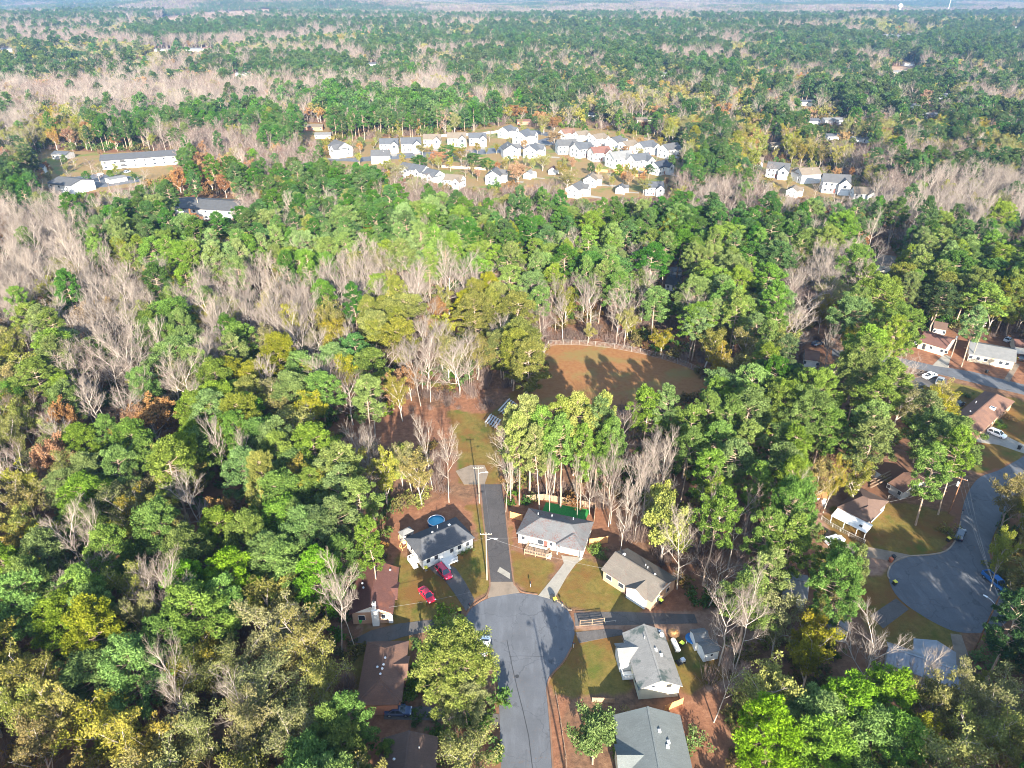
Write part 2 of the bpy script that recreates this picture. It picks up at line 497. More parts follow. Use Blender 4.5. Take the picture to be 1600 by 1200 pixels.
straw = mixc(nt, thr(nt, n3, .5, .75), straw, (.125, .06, .036))
yard = ramp(nt, n2, [(.3, (.12, .10, .04)), (.5, (.20, .135, .06)), (.7, (.19, .10, .05))])
yard = mixc(nt, thr(nt, noise(nt, .05, 3, gp), .52, .62), yard, (.115, .13, .035))
lawn = ramp(nt, n2, [(.28, (0.070, 0.062, 0.016)), (.5, (0.122, 0.094, 0.024)), (.72, (0.164, 0.115, 0.035))])
lawn = mixc(nt, thr(nt, n1, .42, .6), lawn, (0.129, 0.066, 0.021))
lawn = mixc(nt, thr(nt, noise(nt, .16, 3, gp), .55, .7), lawn, (0.070, 0.080, 0.015))
lawn = mixc(nt, thr(nt, n3, .55, .8), lawn, (0.080, 0.052, 0.015))
field = ramp(nt, n2, [(.25, (.145, .066, .026)), (.5, (.20, .094, .038)), (.75, (.21, .12, .05))])
field = mixc(nt, thr(nt, n1, .5, .62), field, (.165, .115, .042))
dirt = ramp(nt, n2, [(.3, (.14, .08, .055)), (.6, (.24, .15, .105))])
FARC = mixc(nt, thr(nt, noise(nt, .01, 3, gp), .4, .6), (.24, .17, .10), (.16, .14, .06))
for k, cc, amt in (('hay', (.30, .20, .125), .1), ('yard', yard, .4), ('straw', straw, .5), ('dirt', dirt, .5), ('lawn', lawn, .45), ('field', field, .2)):
    c = mixc(nt, soft(k, n2, amt), c, cc)
surf(nt, out, c, .95, .1, n3, .5, bdist=.15)
me.materials.append(m)
ground = tag(link('ground', me), 'rolling wooded ground with straw-coloured yards', None, None, 'structure')

# ------------------------------------------------------------------ roads and slabs
def smoothpts(pts, sub=4, closed=False):
    pts = [Vector(p) for p in pts]; r = []; n = len(pts)
    rngi = range(n) if closed else range(n - 1)
    for i in rngi:
        p0 = pts[(i - 1) % n] if closed or i > 0 else pts[i]; p1 = pts[i]; p2 = pts[(i + 1) % n]
        p3 = pts[(i + 2) % n] if closed or i + 2 < n else p2
        for k in range(sub):
            t = k / sub
            r.append(.5 * ((2 * p1) + (p2 - p0) * t + (2 * p0 - 5 * p1 + 4 * p2 - p3) * t * t + (3 * p1 - p0 - 3 * p2 + p3) * t ** 3))
    if not closed: r.append(pts[-1])
    return r

def sheet(name, pts, z, mat, kind='structure', label=None, smooth=0, thick=None):
    w = [P(x, y) for x, y in pts]
    if smooth: w = smoothpts(w, smooth, True)
    mb = MB(); n = len(w)
    a = sum(w[i].x * w[(i + 1) % n].y - w[(i + 1) % n].x * w[i].y for i in range(n))
    if a < 0: w = w[::-1]
    lo = z - (thick or .3)
    mb.add([(p.x, p.y, z) for p in w] + [(p.x, p.y, lo) for p in w], [tuple(range(n))] + [(i, n + i, n + (i + 1) % n, (i + 1) % n) for i in range(n)])
    o = link(name, mb.mesh(name, mat))
    if kind: o['kind'] = kind
    if label: o['label'] = label
    return o

def asphalt(name, col, var=.18, crack=True):
    m, nt, out = newmat(name)
    gp = geo_pos(nt)
    f = noise(nt, 6, 4, gp, .7); b = noise(nt, .18, 4, gp)
    c = ramp(nt, f, [(.3, tuple(x * (1 - var) for x in col)), (.7, tuple(x * (1 + var) for x in col))])
    c = mixc(nt, thr(nt, b, .4, .7), c, tuple(x * .78 for x in col))
    st = noise(nt, .5, 5, coord(nt, 'Object', (1.2, .25, 1)))
    c = mixc(nt, thr(nt, st, .52, .75), c, tuple(x * 1.22 for x in col))
    lt = noise(nt, 1.6, 6, gp, .8); lm = noise(nt, .11, 3, gp)
    am = nt.nodes.new('ShaderNodeMath'); am.operation = 'MULTIPLY'; nt.links.new(thr(nt, lt, .56, .66), am.inputs[0]); nt.links.new(thr(nt, lm, .5, .7), am.inputs[1])
    c = mixc(nt, am.outputs[0], c, (.12, .075, .045))
    oil = noise(nt, .35, 3, gp); c = mixc(nt, thr(nt, oil, .62, .72), c, tuple(x * .62 for x in col))
    if crack:
        v = nt.nodes.new('ShaderNodeTexVoronoi'); v.feature = 'DISTANCE_TO_EDGE'; v.inputs['Scale'].default_value = .13
        dn = nt.nodes.new('ShaderNodeTexNoise'); dn.inputs['Scale'].default_value = .5
        ad = nt.nodes.new('ShaderNodeVectorMath'); ad.operation = 'MULTIPLY_ADD'; ad.inputs[1].default_value = (3, 3, 0)
        nt.links.new(gp, dn.inputs['Vector']); nt.links.new(dn.outputs['Color'], ad.inputs[0]); nt.links.new(gp, ad.inputs[2])
        nt.links.new(ad.outputs[0], v.inputs['Vector'])
        k = nt.nodes.new('ShaderNodeMapRange'); k.inputs[1].default_value = .0; k.inputs[2].default_value = .012; k.inputs[3].default_value = .5; k.inputs[4].default_value = 0
        nt.links.new(v.outputs[0], k.inputs[0])
        c = mixc(nt, k.outputs[0], c, tuple(x * .4 for x in col))
    surf(nt, out, c, .85, .25, f, .3)
    return m

def concrete(name, col):
    m, nt, out = newmat(name)
    gp = geo_pos(nt)
    c = ramp(nt, noise(nt, 4, 4, gp, .7), [(.3, tuple(x * .85 for x in col)), (.7, tuple(min(1, x * 1.1) for x in col))])
    c = mixc(nt, thr(nt, noise(nt, .5, 4, gp), .5, .7), c, tuple(x * .72 for x in col))
    surf(nt, out, c, .85, .2)
    return m

M = {}
M['asphalt'] = asphalt('street_asphalt', (0.090, 0.095, 0.107))
M['old_asphalt'] = asphalt('lane_asphalt', (.058, .053, .053), .35)
M['drive'] = asphalt('driveway_asphalt', (0.084, 0.076, 0.072), .3)
M['concrete'] = concrete('pale_concrete', (0.240, 0.220, 0.188))
M['kerb'] = concrete('kerb_concrete', (0.256, 0.200, 0.152))
M['gravel'] = concrete('gravel_pad', (.185, .145, .11))
M['leafy_kerb'] = concrete('leaf_covered_kerb', (.17, .095, .06))
M['seam'] = plain('tar_seam', (.03, .03, .032), .6)
M['turf'] = plain('artificial_turf', (.03, .19, .045), .9, .1, var=.2)

street = [(866, 1240), (861, 1150), (857, 1100), (855, 1075), (861, 1056), (880, 1035), (893, 1012), (898, 990), (896, 972), (888, 955), (874, 942), (857, 934), (835, 929), (812, 927), (790, 928),
          (770, 932), (750, 941), (736, 951), (727, 964), (724, 980), (730, 997), (745, 1010), (765, 1024), (776, 1046), (779, 1080), (781, 1130), (783, 1200), (783, 1240)]
sheet('street', [(880, 1700), (866, 1240)] + street[1:] + [(775, 1700)], .03, M['asphalt'], label='grey asphalt street ending in a round turning circle')
court = [(1640, 690), (1600, 713), (1560, 735), (1532, 745), (1515, 765), (1505, 790), (1500, 815), (1494, 842), (1478, 862), (1450, 868), (1415, 871), (1395, 882), (1388, 898), (1394, 920),
         (1410, 940), (1435, 958), (1470, 978), (1500, 988), (1540, 988), (1570, 975), (1585, 950), (1580, 925), (1565, 905), (1550, 880), (1546, 858), (1555, 830), (1572, 800), (1588, 775), (1610, 755), (1680, 720)]
sheet('street', court, .03, M['asphalt'], label='shaded asphalt street curving down to a second turning circle', smooth=3)
sheet('street', [(1300, 545), (1400, 558), (1450, 569), (1520, 581), (1600, 601), (1720, 630), (1720, 655), (1600, 617), (1500, 593), (1440, 578), (1390, 568), (1300, 556)], .03, M['asphalt'], label='straight grey street behind the brown hip-roofed house')
sheet('lane', [(751, 757), (784, 757), (801, 909), (767, 909)], .045, M['old_asphalt'], label='narrow worn asphalt lane between two leaf-strewn edges')
sheet('lane_apron', [(766.5, 909.5), (801.5, 909.5), (812, 926), (762, 934)], .04, M['gravel'], label='tan concrete apron where the lane meets the turning circle')
sheet('concrete_patch', [(777, 893), (781, 886), (797, 896), (797, 905)], .06, M['concrete'], label='pale diagonal concrete patch at the foot of the lane')
sheet('gravel_pad', [(712, 736), (735, 727), (757, 727), (763, 740), (757, 757), (725, 757)], .035, M['gravel'], label='pale gravel pad at the head of the lane')
sheet('driveway', [(877, 868), (912, 872), (900, 881), (886, 900), (865, 937.5), (841, 930.8), (858, 910), (874, 890), (881, 880)], .05, M['concrete'], label='pale curved concrete driveway to the garage')
sheet('driveway', [(662, 880), (690, 876), (712, 888), (727, 910), (742, 938), (728, 955), (712, 930), (696, 908), (676, 893)], .05, M['drive'], label='dark asphalt driveway under the red cars')
sheet('driveway', [(545, 1003), (580, 985), (620, 975), (660, 970), (718, 966), (722, 979), (680, 984), (630, 995), (590, 1008)], .045, M['drive'], label='shaded asphalt driveway past the red-brown roofed house')
sheet('driveway', [(897, 958), (960, 956), (1085, 960), (1090, 974), (960, 977), (899, 978)], .045, M['drive'], label='shaded asphalt driveway behind the mesh fence')
sheet('driveway', [(899, 988), (950, 983), (972, 984), (974, 992), (940, 998), (905, 1005)], .045, M['drive'], label='short worn driveway beside the stained grey roof')
sheet('driveway', [(600, 1106), (660, 1104), (700, 1108), (780, 1116), (781, 1134), (690, 1126), (600, 1124)], .045, M['drive'], label='driveway under the blue sedan')
sheet('driveway', [(1300, 852), (1330, 850), (1375, 858), (1425, 868), (1400, 878), (1340, 868), (1290, 868)], .045, M['gravel'], label='rutted dirt driveway beside the lean-to porch')
sheet('driveway', [(1510, 672), (1540, 672), (1575, 683), (1610, 700), (1610, 712), (1560, 695), (1520, 690)], .045, M['concrete'], label='concrete driveway under the white car beside the brown hip roof')
sheet('driveway', [(1457, 571), (1474, 554), (1486, 557), (1481, 575)], .045, M['concrete'], label='pale concrete driveway at the pale-walled house by the upper street')
sheet('driveway', [(1568, 594), (1585, 567), (1594, 569), (1577, 597)], .045, M['gravel'], label='tan gravel drive beside the parked dark car')
sheet('driveway', [(1425, 590), (1480, 592), (1475, 612), (1440, 612)], .045, M['drive'], label='asphalt apron under the two pale pickups')
sheet('driveway', [(1360, 962), (1400, 935), (1420, 952), (1380, 982)], .045, M['drive'], label='dirt drive to the pale house under the pines')
sheet('driveway', [(1485, 990), (1502, 992), (1515, 1030), (1530, 1070), (1505, 1080), (1495, 1040)], .045, M['gravel'], label='pale worn driveway beside the ribbed metal roof')
sheet('parking_lot', [(90, 280), (150, 272), (215, 276), (220, 284), (165, 292), (110, 296)], .04, M['asphalt'], label='asphalt lot in front of the long white apartment block')
sheet('turf_pad', [(853, 785), (922, 797), (914, 814), (846, 802)], .05, M['turf'], label='bright green artificial turf rectangle behind the leaf-strewn roof')
sheet('street', [(500, 250), (560, 246), (640, 239), (720, 236), (780, 230), (830, 222), (860, 214), (820, 205), (836, 203), (880, 212), (930, 228), (1000, 244), (1040, 262), (1000, 256), (930, 238), (880, 226), (850, 226), (790, 238), (720, 244), (640, 247), (560, 253)], .04, M['asphalt'], label='grey street between the white houses')

def strip(mb, pts, w, z0, z1):
    w2 = w / 2; L = []; R = []
    for i, p in enumerate(pts):
        d = (pts[min(i + 1, len(pts) - 1)] - pts[max(i - 1, 0)]); d.z = 0; d.normalize(); n = Vector((-d.y, d.x, 0))
        L.append(p + n * w2); R.append(p - n * w2)
    for i in range(len(pts) - 1):
        a, b, c, d = L[i], L[i + 1], R[i + 1], R[i]
        mb.add([(a.x, a.y, z0), (b.x, b.y, z0), (c.x, c.y, z0), (d.x, d.y, z0), (a.x, a.y, z1), (b.x, b.y, z1), (c.x, c.y, z1), (d.x, d.y, z1)],
               [(4, 7, 6, 5), (0, 1, 5, 4), (2, 3, 7, 6), (1, 2, 6, 5), (3, 0, 4, 7)])
def kerb(px, label, w=.3, top=.13, mat='kerb'):
    mb = MB(); strip(mb, smoothpts([P(*p) for p in px], 3), w, -.1, top)
    o = link('kerb', mb.mesh('kerb', M[mat])); o['kind'] = 'structure'; o['label'] = label
kerb([(866, 1240), (861, 1150), (857, 1100), (855, 1075), (861, 1056), (880, 1035), (893, 1012)], 'leaf-stained kerb along the street past the grey-roofed houses', mat='leafy_kerb')
kerb([(893, 953), (888, 953), (874, 941), (866, 938)], 'tan kerb between the fence and the concrete driveway')
kerb([(840, 929), (826, 927), (814, 924), (806, 915), (802, 905), (793, 830), (786, 757)], 'leaf-stained kerb turning from the circle up the lane', mat='leafy_kerb')
kerb([(728, 962), (736, 949), (750, 939), (760, 932), (764, 920), (765, 905), (757, 830), (749, 760)], 'leaf-stained kerb on the utility pole side of the lane', mat='leafy_kerb')
kerb([(1390, 905), (1387, 897), (1394, 881), (1415, 870), (1450, 867), (1478, 861), (1494, 842), (1501, 815)], 'pale kerb round the second turning circle')
mb = MB(); strip(mb, [P(*p) for p in [(792, 1000), (800, 1040), (808, 1075), (817, 1110), (826, 1150), (832, 1200), (838, 1260)]], .14, .032, .042)
tag(link('tar_seam', mb.mesh('tar_seam', M['seam'])), 'dark tar seam running down the street', kind='structure')
mb = MB(); strip(mb, [P(*p) for p in [(795, 1026), (812, 1025), (850, 1026)]], .07, .032, .038)
tag(link('tar_seam', mb.mesh('tar_seam', M['seam'])), 'thin tar seam across the mouth of the turning circle', kind='structure')
mb = MB(); c = P(808, 1057); mb.tube([(c.x, c.y, .0), (c.x, c.y, .045)], .38, 16)
tag(link('manhole_cover', mb.mesh('manhole_cover', M['seam'])), 'round dark manhole cover beside the tar seam in the street', 'manhole cover')

# ------------------------------------------------------------------ houses
M['white'] = siding('white_siding', (0.624, 0.616, 0.592), .06)
M['cream'] = siding('cream_siding', (0.576, 0.544, 0.416), .1)
M['peach'] = siding('pale_peach_siding', (0.528, 0.416, 0.320), .1)
M['tan_wall'] = siding('tan_siding', (0.400, 0.336, 0.256), .12)
M['grey_wall'] = siding('grey_siding', (0.336, 0.328, 0.320), .1)
M['brick'] = brickmat('red_brick', (0.240, 0.104, 0.068), (0.352, 0.176, 0.120))
M['tan_brick'] = brickmat('tan_brick', (0.320, 0.192, 0.120), (0.416, 0.272, 0.184))
M['glass'] = plain('window_glass', (.03, .035, .045), .08, .6)
M['trim'] = plain('white_trim', (.60, .595, .575), .5, var=.04)
M['dark'] = plain('dark_metal', (.03, .03, .033), .5)
M['vent'] = plain('galvanised_metal', (.55, .56, .58), .35, .5, var=.1)
M['wood'] = plain('weathered_wood', (.22, .15, .10), .85, var=.25)
M['orange_wood'] = plain('new_orange_wood', (.50, .24, .09), .8, var=.2)
M['grey_wood'] = plain('grey_wood', (.30, .27, .24), .85, var=.2)
M['door'] = plain('painted_door', (.20, .06, .05), .5)
R_ = {
    'dark': shingle('charcoal_shingle', (0.064, 0.068, 0.078), (0.128, 0.123, 0.119), (.56, .7)),
    'leafy': shingle('grey_shingle_with_leaf_litter', (.115, .117, .122), litter=(.105, .042, .032), litter_amt=(.50, .59)),
    'taupe': shingle('taupe_shingle', litter=(.12, .05, .035), litter_amt=(.56, .64), col=(0.132, 0.115, 0.098), stain=(0.128, 0.115, 0.102), stain_amt=(.55, .75)),
    'stained': shingle('pale_grey_stained_shingle', (0.183, 0.178, 0.170), (0.051, 0.068, 0.064), (.54, .64), sc=.3),
    'green': shingle('green_grey_shingle', (.115, .126, .124), (0.119, 0.136, 0.132), (.55, .75)),
    'maroon': shingle('red_brown_shingle', (0.106, 0.047, 0.038), (0.170, 0.064, 0.038), (.55, .7)),
    'brown': shingle('brown_shingle', litter=(.17, .085, .05), litter_amt=(.55, .63), col=(0.136, 0.076, 0.055), stain=(0.085, 0.051, 0.043), stain_amt=(.5, .7)),
    'umber': shingle('umber_shingle', litter=(.13, .075, .05), litter_amt=(.56, .64), col=(.115, .075, .06), stain=(.15, .105, .08), stain_amt=(.55, .75)),
    'grey': shingle('mid_grey_shingle', (0.074, 0.075, 0.079)), 'pale': shingle('pale_grey_shingle', (0.147, 0.147, 0.147)),
    'navy': shingle('dark_slate_shingle', (0.038, 0.043, 0.055)), 'tan': shingle('tan_shingle', (0.131, 0.107, 0.083)),
    'redbrown': shingle('faded_red_shingle', (0.128, 0.064, 0.051)), 'slate': shingle('blue_grey_shingle', (0.069, 0.074, 0.084)),
    'rust': shingle('rusty_sheet', (0.289, 0.119, 0.051), (0.408, 0.255, 0.170), (.5, .7)),
}
mm, nt, out = newmat('ribbed_sheet_metal')
surf(nt, out, mixc(nt, thr(nt, noise(nt, .4, 4, coord(nt)), .4, .7), (.23, .245, .27), (.15, .16, .18)), .5, .5, metal=.35); M['metal'] = mm
mm, nt, out = newmat('white_sheet_metal')
surf(nt, out, mixc(nt, thr(nt, noise(nt, .7, 4, coord(nt)), .4, .7), (.66, .65, .62), (.5, .49, .47)), .5, .4); M['white_metal'] = mm

def roof_mb(L, W, eave, rise, kind, ridge='x', inset=None, th=.18, x0=0, y0=0):
    """sloped sheets with thickness; eave outline L x W centred on (x0, y0)"""
    hx, hy = L / 2, W / 2
    if ridge == 'y': hx, hy = hy, hx
    ins = 0 if kind == 'gable' else (inset if inset is not None else min(hy, hx * .95))
    e = [(-hx, -hy, eave), (hx, -hy, eave), (hx, hy, eave), (-hx, hy, eave)]
    r = [(-hx + ins, 0, eave + rise), (hx - ins, 0, eave + rise)]
    v = e + r
    f = [(0, 1, 5, 4), (2, 3, 4, 5)]
    ring = [0, 1, 2, 3]
    if kind == 'hip': f += [(1, 2, 5), (3, 0, 4)]
    else: ring = [0, 1, 5, 2, 3, 4]
    def tr(p):
        return (p[0] + x0, p[1] + y0, p[2]) if ridge == 'x' else (-p[1] + x0, p[0] + y0, p[2])
    top = [tr(p) for p in v]; bot = [tr((p[0], p[1], p[2] - th)) for p in v]
    n = len(v)
    fs = list(f) + [tuple(i + n for i in q[::-1]) for q in f]
    for i in range(len(ring)):
        a, b = ring[i], ring[(i + 1) % len(ring)]
        fs.append((a, a + n, b + n, b))
    return MB().add(top + bot, fs)

def wall_mb(L, W, eave, rise, kind, ridge, over, x0=0, y0=0, th=.2, zb=-.3):
    hx, hy = L / 2, W / 2
    if ridge == 'y': hx, hy = hy, hx
    s = rise / hy
    zw = eave + over * s - th - .03
    ax, ay = hx - over, hy - over
    def tr(p):
        return (p[0] + x0, p[1] + y0, p[2]) if ridge == 'x' else (-p[1] + x0, p[0] + y0, p[2])
    if kind == 'gable':
        zp = eave + rise - th - .05
        prof = [(-ay, zb), (ay, zb), (ay, zw), (0, zp), (-ay, zw)]
    else:
        zw = eave - th - .02 + .1
        prof = [(-ay, zb), (ay, zb), (ay, zw), (-ay, zw)]
    v = [tr((-ax, y, z)) for y, z in prof] + [tr((ax, y, z)) for y, z in prof]
    n = len(prof)
    f = [tuple(range(n))[::-1], tuple(range(n, 2 * n))] + [(i, (i + 1) % n, (i + 1) % n + n, i + n) for i in range(n)]
    return MB().add(v, f)

class House: pass
def survey(a, b, c, h):
    A, B, Cc = P(*a, h), P(*b, h), P(*c, h)
    x = B - A; x.z = 0; L = x.length; x.normalize(); y = Vector((-x.y, x.x, 0))
    W = (Cc - B).dot(y)
    ctr = A + x * L / 2 + y * W / 2
    return ctr, L, W, math.atan2(x.y, x.x)

def house(name, label, a, b, c, eave, rise, kind, wall, roof, ridge='x', over=.4, inset=None, cat='house', group=None, dims=None, gable_mat=None):
    ctr, L, W, rz = survey(a, b, c, eave) if dims is None else dims
    o = thing(name, label, cat, (ctr.x, ctr.y, float(gz(ctr.x, ctr.y)) if ctr.y > 640 else 0), rz, group)
    part('wall', wall_mb(L, W, eave, rise, kind, ridge, over), wall, o)
    rf = part('roof', roof_mb(L, W, eave, rise, kind, ridge, inset), roof, o)
    h = House(); h.o, h.L, h.W, h.eave, h.rise, h.kind, h.ridge, h.over, h.rf, h.wall, h.roofm = o, L, W, eave, rise, kind, ridge, over, rf, wall, roof
    h.inset = inset
    # ridge cap
    hx = (L if ridge == 'x' else W) / 2 - (0 if kind == 'gable' else (inset if inset is not None else min((W if ridge == 'x' else L) / 2, hx_(L, W, ridge))))
    p0, p1 = (-hx, 0, eave + rise + .02), (hx, 0, eave + rise + .02)
    if ridge == 'y': p0, p1 = (0, -hx, p0[2]), (0, hx, p1[2])
    if hx > .4: part('ridge_cap', MB().bar(p0, p1, .35, .07), roof, rf)
    return h
def hx_(L, W, ridge): return (L if ridge == 'x' else W) / 2 * .95

def on_side(h, side, pos, z, dx, dz, dn0, dn1):
    """box lying on a wall: pos along the wall, dn0..dn1 proud of it"""
    ax, ay = h.L / 2 - h.over, h.W / 2 - h.over
    mb = MB()
    if side == 'A': mb.box(pos - dx / 2, pos + dx / 2, -ay - dn1, -ay - dn0, z, z + dz)
    if side == 'C': mb.box(pos - dx / 2, pos + dx / 2, ay + dn0, ay + dn1, z, z + dz)
    if side == 'L': mb.box(-ax - dn1, -ax - dn0, pos - dx / 2, pos + dx / 2, z, z + dz)
    if side == 'R': mb.box(ax + dn0, ax + dn1, pos - dx / 2, pos + dx / 2, z, z + dz)
    return mb
def window(h, side, pos, z=1.0, w=1.0, ht=1.2, mat=None):
    f = part('window', on_side(h, side, pos, z, w, ht, -.02, .05), mat or M['trim'], h.o)
    part('pane', on_side(h, side, pos, z + .08, w - .16, ht - .16, .0, .065), M['glass'], f)
def door(h, side, pos, w=.95, ht=2.05, mat=None, z=.25):
    d = part('door', on_side(h, side, pos, z, w, ht, -.02, .06), mat or M['door'], h.o)
    part('handle', on_side(h, side, pos + w * .35, z + .95, .08, .12, .05, .12), M['vent'], d)
def roof_z(h, x, y):
    hw = (h.W if h.ridge == 'x' else h.L) / 2
    q = abs(y if h.ridge == 'x' else x)
    z = h.eave + h.rise * (1 - q / hw)
    if h.kind == 'hip':
        hl = (h.L if h.ridge == 'x' else h.W) / 2
        ins = h.inset if h.inset is not None else min(hw, hl * .95)
        t = abs(x if h.ridge == 'x' else y)
        z = min(z, h.eave + h.rise * (hl - t) / max(ins, .01))
    return z
def vent(h, x, y, kind='pipe', ht=.5):
    z = roof_z(h, x, y); mb = MB()
    if kind == 'pipe': mb.tube([(x, y, z - .1), (x, y, z + ht)], .08, 8)
    elif kind == 'cap': mb.tube([(x, y, z - .1), (x, y, z + .2)], .12, 8); mb.tube([(x, y, z + .2), (x, y, z + .34)], [.24, .16], 10)
    else: mb.box(x - .25, x + .25, y - .25, y + .25, z - .1, z + .28)
    part('roof_vent', mb, M['vent'], h.rf)
def wing(h, x0, x1, y0, y1, eave, rise, kind='gable', ridge='y', wall=None, roof=None, over=.3, walls=True):
    L, W = x1 - x0, y1 - y0; cx, cy = (x0 + x1) / 2, (y0 + y1) / 2
    if walls: part('wall', wall_mb(L, W, eave, rise, kind, ridge, over, cx, cy), wall or h.wall, h.o)
    part('roof', roof_mb(L, W, eave, rise, kind, ridge, None, .18, cx, cy), roof or h.roofm, h.o)
def box_part(h, nm, mat, *dims): return part(nm, MB().box(*dims), mat, h.o)
def railing(mb, a, b, z0, z1, step=.25, w=.05):
    a, b = Vector(a), Vector(b); n = max(2, int((b - a).length / step))
    for zz in (z1, z0 + .12): mb.bar((a.x, a.y, zz), (b.x, b.y, zz), w * 1.4)
    for i in range(n + 1):
        p = a.lerp(b, i / n); mb.bar((p.x, p.y, z0), (p.x, p.y, z1), w)
    return mb
def post(h, x, y, z0, z1, w=.12, mat=None): return part('post', MB().box(x - w / 2, x + w / 2, y - w / 2, y + w / 2, z0, z1), mat or M['trim'], h.o)
def steps(h, x, y, dx, dy, z, n, w, mat):
    """flight going down from (x,y,z) along (dx,dy)"""
    d = Vector((dx, dy, 0)).normalized(); s = Vector((-d.y, d.x, 0))
    for i in range(n):
        zz = z * (1 - (i + 1) / (n + 1)); c = Vector((x, y, zz / 2)) + d * (.3 * i + .15)
        part('step', MB().obox(c, d * .15, s * w / 2, Vector((0, 0, zz / 2))), mat, h.o)

# -- white house with the charcoal hip roof
h = house('house', 'white sided house with a charcoal hip roof and white front porch', (659, 876), (742, 840), (711, 808), 3.1, 1.9, 'hip', M['white'], R_['dark'], inset=2.2)
for x in (-5.6, -3.4, 1.0, 3.2, 5.6): window(h, 'A', x * h.L / 15, 1.3, 1.0, 1.2)
door(h, 'A', -.8 * h.L / 15, mat=M['trim'], z=.7)
for y in (-2, 1.5): window(h, 'L', y, 1.3, .9, 1.1)
ay = h.W / 2 - h.over
box_part(h, 'porch_deck', M['trim'], -2.2, 1.2, -ay - 2.2, -ay, .45, .62)
for x in (-2.1, 1.1): post(h, x, -ay - 2.1, 0, 1.65)
part('railing', railing(railing(MB(), (-1.0, -ay - 2.12, 0), (1.1, -ay - 2.12, 0), .62, 1.55, .3, .07), (1.12, -ay - 2.1, 0), (1.12, -ay, 0), .62, 1.55, .3, .07), M['trim'], h.o)
part('railing', railing(MB(), (-2.15, -ay - 3.3, -.6), (-2.15, -ay, 0), .3, 1.3, .3, .07), M['trim'], h.o)
steps(h, -1.6, -ay - 2.2, 0, -1, .62, 3, 1.1, M['trim'])
box_part(h, 'side_landing', M['trim'], -h.L / 2 - 1.4, -h.L / 2 + h.over, -1.8, .2, .5, .65)
part('railing', railing(railing(MB(), (-h.L / 2 - 1.35, -1.8, 0), (-h.L / 2 - 1.35, .2, 0), .65, 1.6, .3, .08), (-h.L / 2 - 1.35, .15, 0), (-h.L / 2 + .3, .15, 0), .65, 1.6, .3, .08), M['trim'], h.o)
steps(h, -h.L / 2 - .7, -1.8, 0, -1, .65, 3, 1.1, M['trim'])
vent(h, .6, 1.9, 'pipe', .9); vent(h, -1.3, .7, 'cap'); vent(h, 3.0, .8, 'box')
HOUSE_A = h

# -- white house with leaf-strewn grey roof
h = house('house', 'white house with a pale grey hip roof strewn with red leaves', (806.5, 833), (913, 857), (932, 816), 3.0, 1.8, 'hip', M['white'], R_['leafy'], inset=4.2)
wing(h, h.L * .5 - 6.3, h.L * .5 - .02, -h.W / 2 - .9, 1.0, 3.0, 1.25, 'hip', 'y', walls=False)
for x in (-6.2, .2, 2.0): window(h, 'A', x * h.L / 15.5, 1.2, .9, 1.1)
window(h, 'A', -2.2 * h.L / 15.5, 1.0, 1.5, 1.4); door(h, 'A', -1.0 * h.L / 15.5)
ay = h.W / 2 - h.over
g = part('garage_door', on_side(h, 'A', h.L / 2 - 3.2, .0, 3.6, 2.3, -.02, .05), M['tan_wall'], h.o)
for k in range(3): part('panel', on_side(h, 'A', h.L / 2 - 3.2, .12 + k * .74, 3.4, .62, .04, .08), M['tan_wall'], g)
post(h, h.L / 2 - .6, -h.W / 2 - .4, 0, 2.9, .3); post(h, h.L / 2 - 5.9, -h.W / 2 - .4, 0, 2.9, .2)
x0, x1 = -4.9 * h.L / 15.5, .1 * h.L / 15.5
box_part(h, 'deck', M['wood'], x0, x1, -ay - 3.2, -ay, .35, .62)
rl = MB(); railing(rl, (x0, -ay - 3.15, 0), (x1 - .2, -ay - 3.15, 0), .62, 1.5, .35, .06); railing(rl, (x0 + .05, -ay - 3.1, 0), (x0 + .05, -ay - .1, 0), .62, 1.5, .35, .06)
part('railing', rl, M['wood'], h.o)
for x in (x0, (x0 + x1) / 2, x1): post(h, x, -ay - 3.2, -.1, 1.65, .16, M['wood'])
box_part(h, 'bench', M['grey_wood'], x0 + .4, x1 - .5, -ay - .95, -ay - .5, .62, 1.05)
part('railing', railing(MB(), (x1 + .1, -ay - 3.3, 0), (x1 + .9, -ay - 2.2, 0), .5, 1.4, .3, .06), M['tan_wall'], h.o)
steps(h, x1, -ay - 2.3, 1, 0, .62, 3, 1.2, M['tan_wall'])
for x, y in ((-4.6, 1.6), (-1.5, 2.3), (3.3, 3.2)): vent(h, x, y, 'pipe', .6)
HOUSE_B = h

# -- taupe gable house
h = house('house', 'brick house with a taupe gable roof half in shade', (939, 889.5), (1019, 941), (1058, 903), 3.0, 1.9, 'gable', M['tan_brick'], R_['taupe'])
wing(h, h.L / 2 - 6.4, h.L / 2 - 1.2, -h.W / 2 - .5, .0, 3.0, 1.3, 'gable', 'y', roof=R_['taupe'], wall=M['white'])
for x in (-4.6, -1.4): window(h, 'A', x, 1.1, 1.5, 1.2)
door(h, 'A', .3); window(h, 'R', -1.8, 1.1, 1.1, 1.2); window(h, 'R', 1.6, 1.1, 1.1, 1.2)
part('gable_panel', on_side(h, 'R', 0, 3.0, 5.2, .5, -.02, .05), M['white'], h.o)
for x, y, k in ((-4.8, 1.0, 'box'), (.2, 1.8, 'pipe'), (1.0, 1.4, 'pipe'), (3.4, .5, 'cap')): vent(h, x, y, k)
box_part(h, 'electric_meter', M['vent'], -h.L / 2 + .15, -h.L / 2 + .42, -1.2, -.7, 1.2, 1.9)

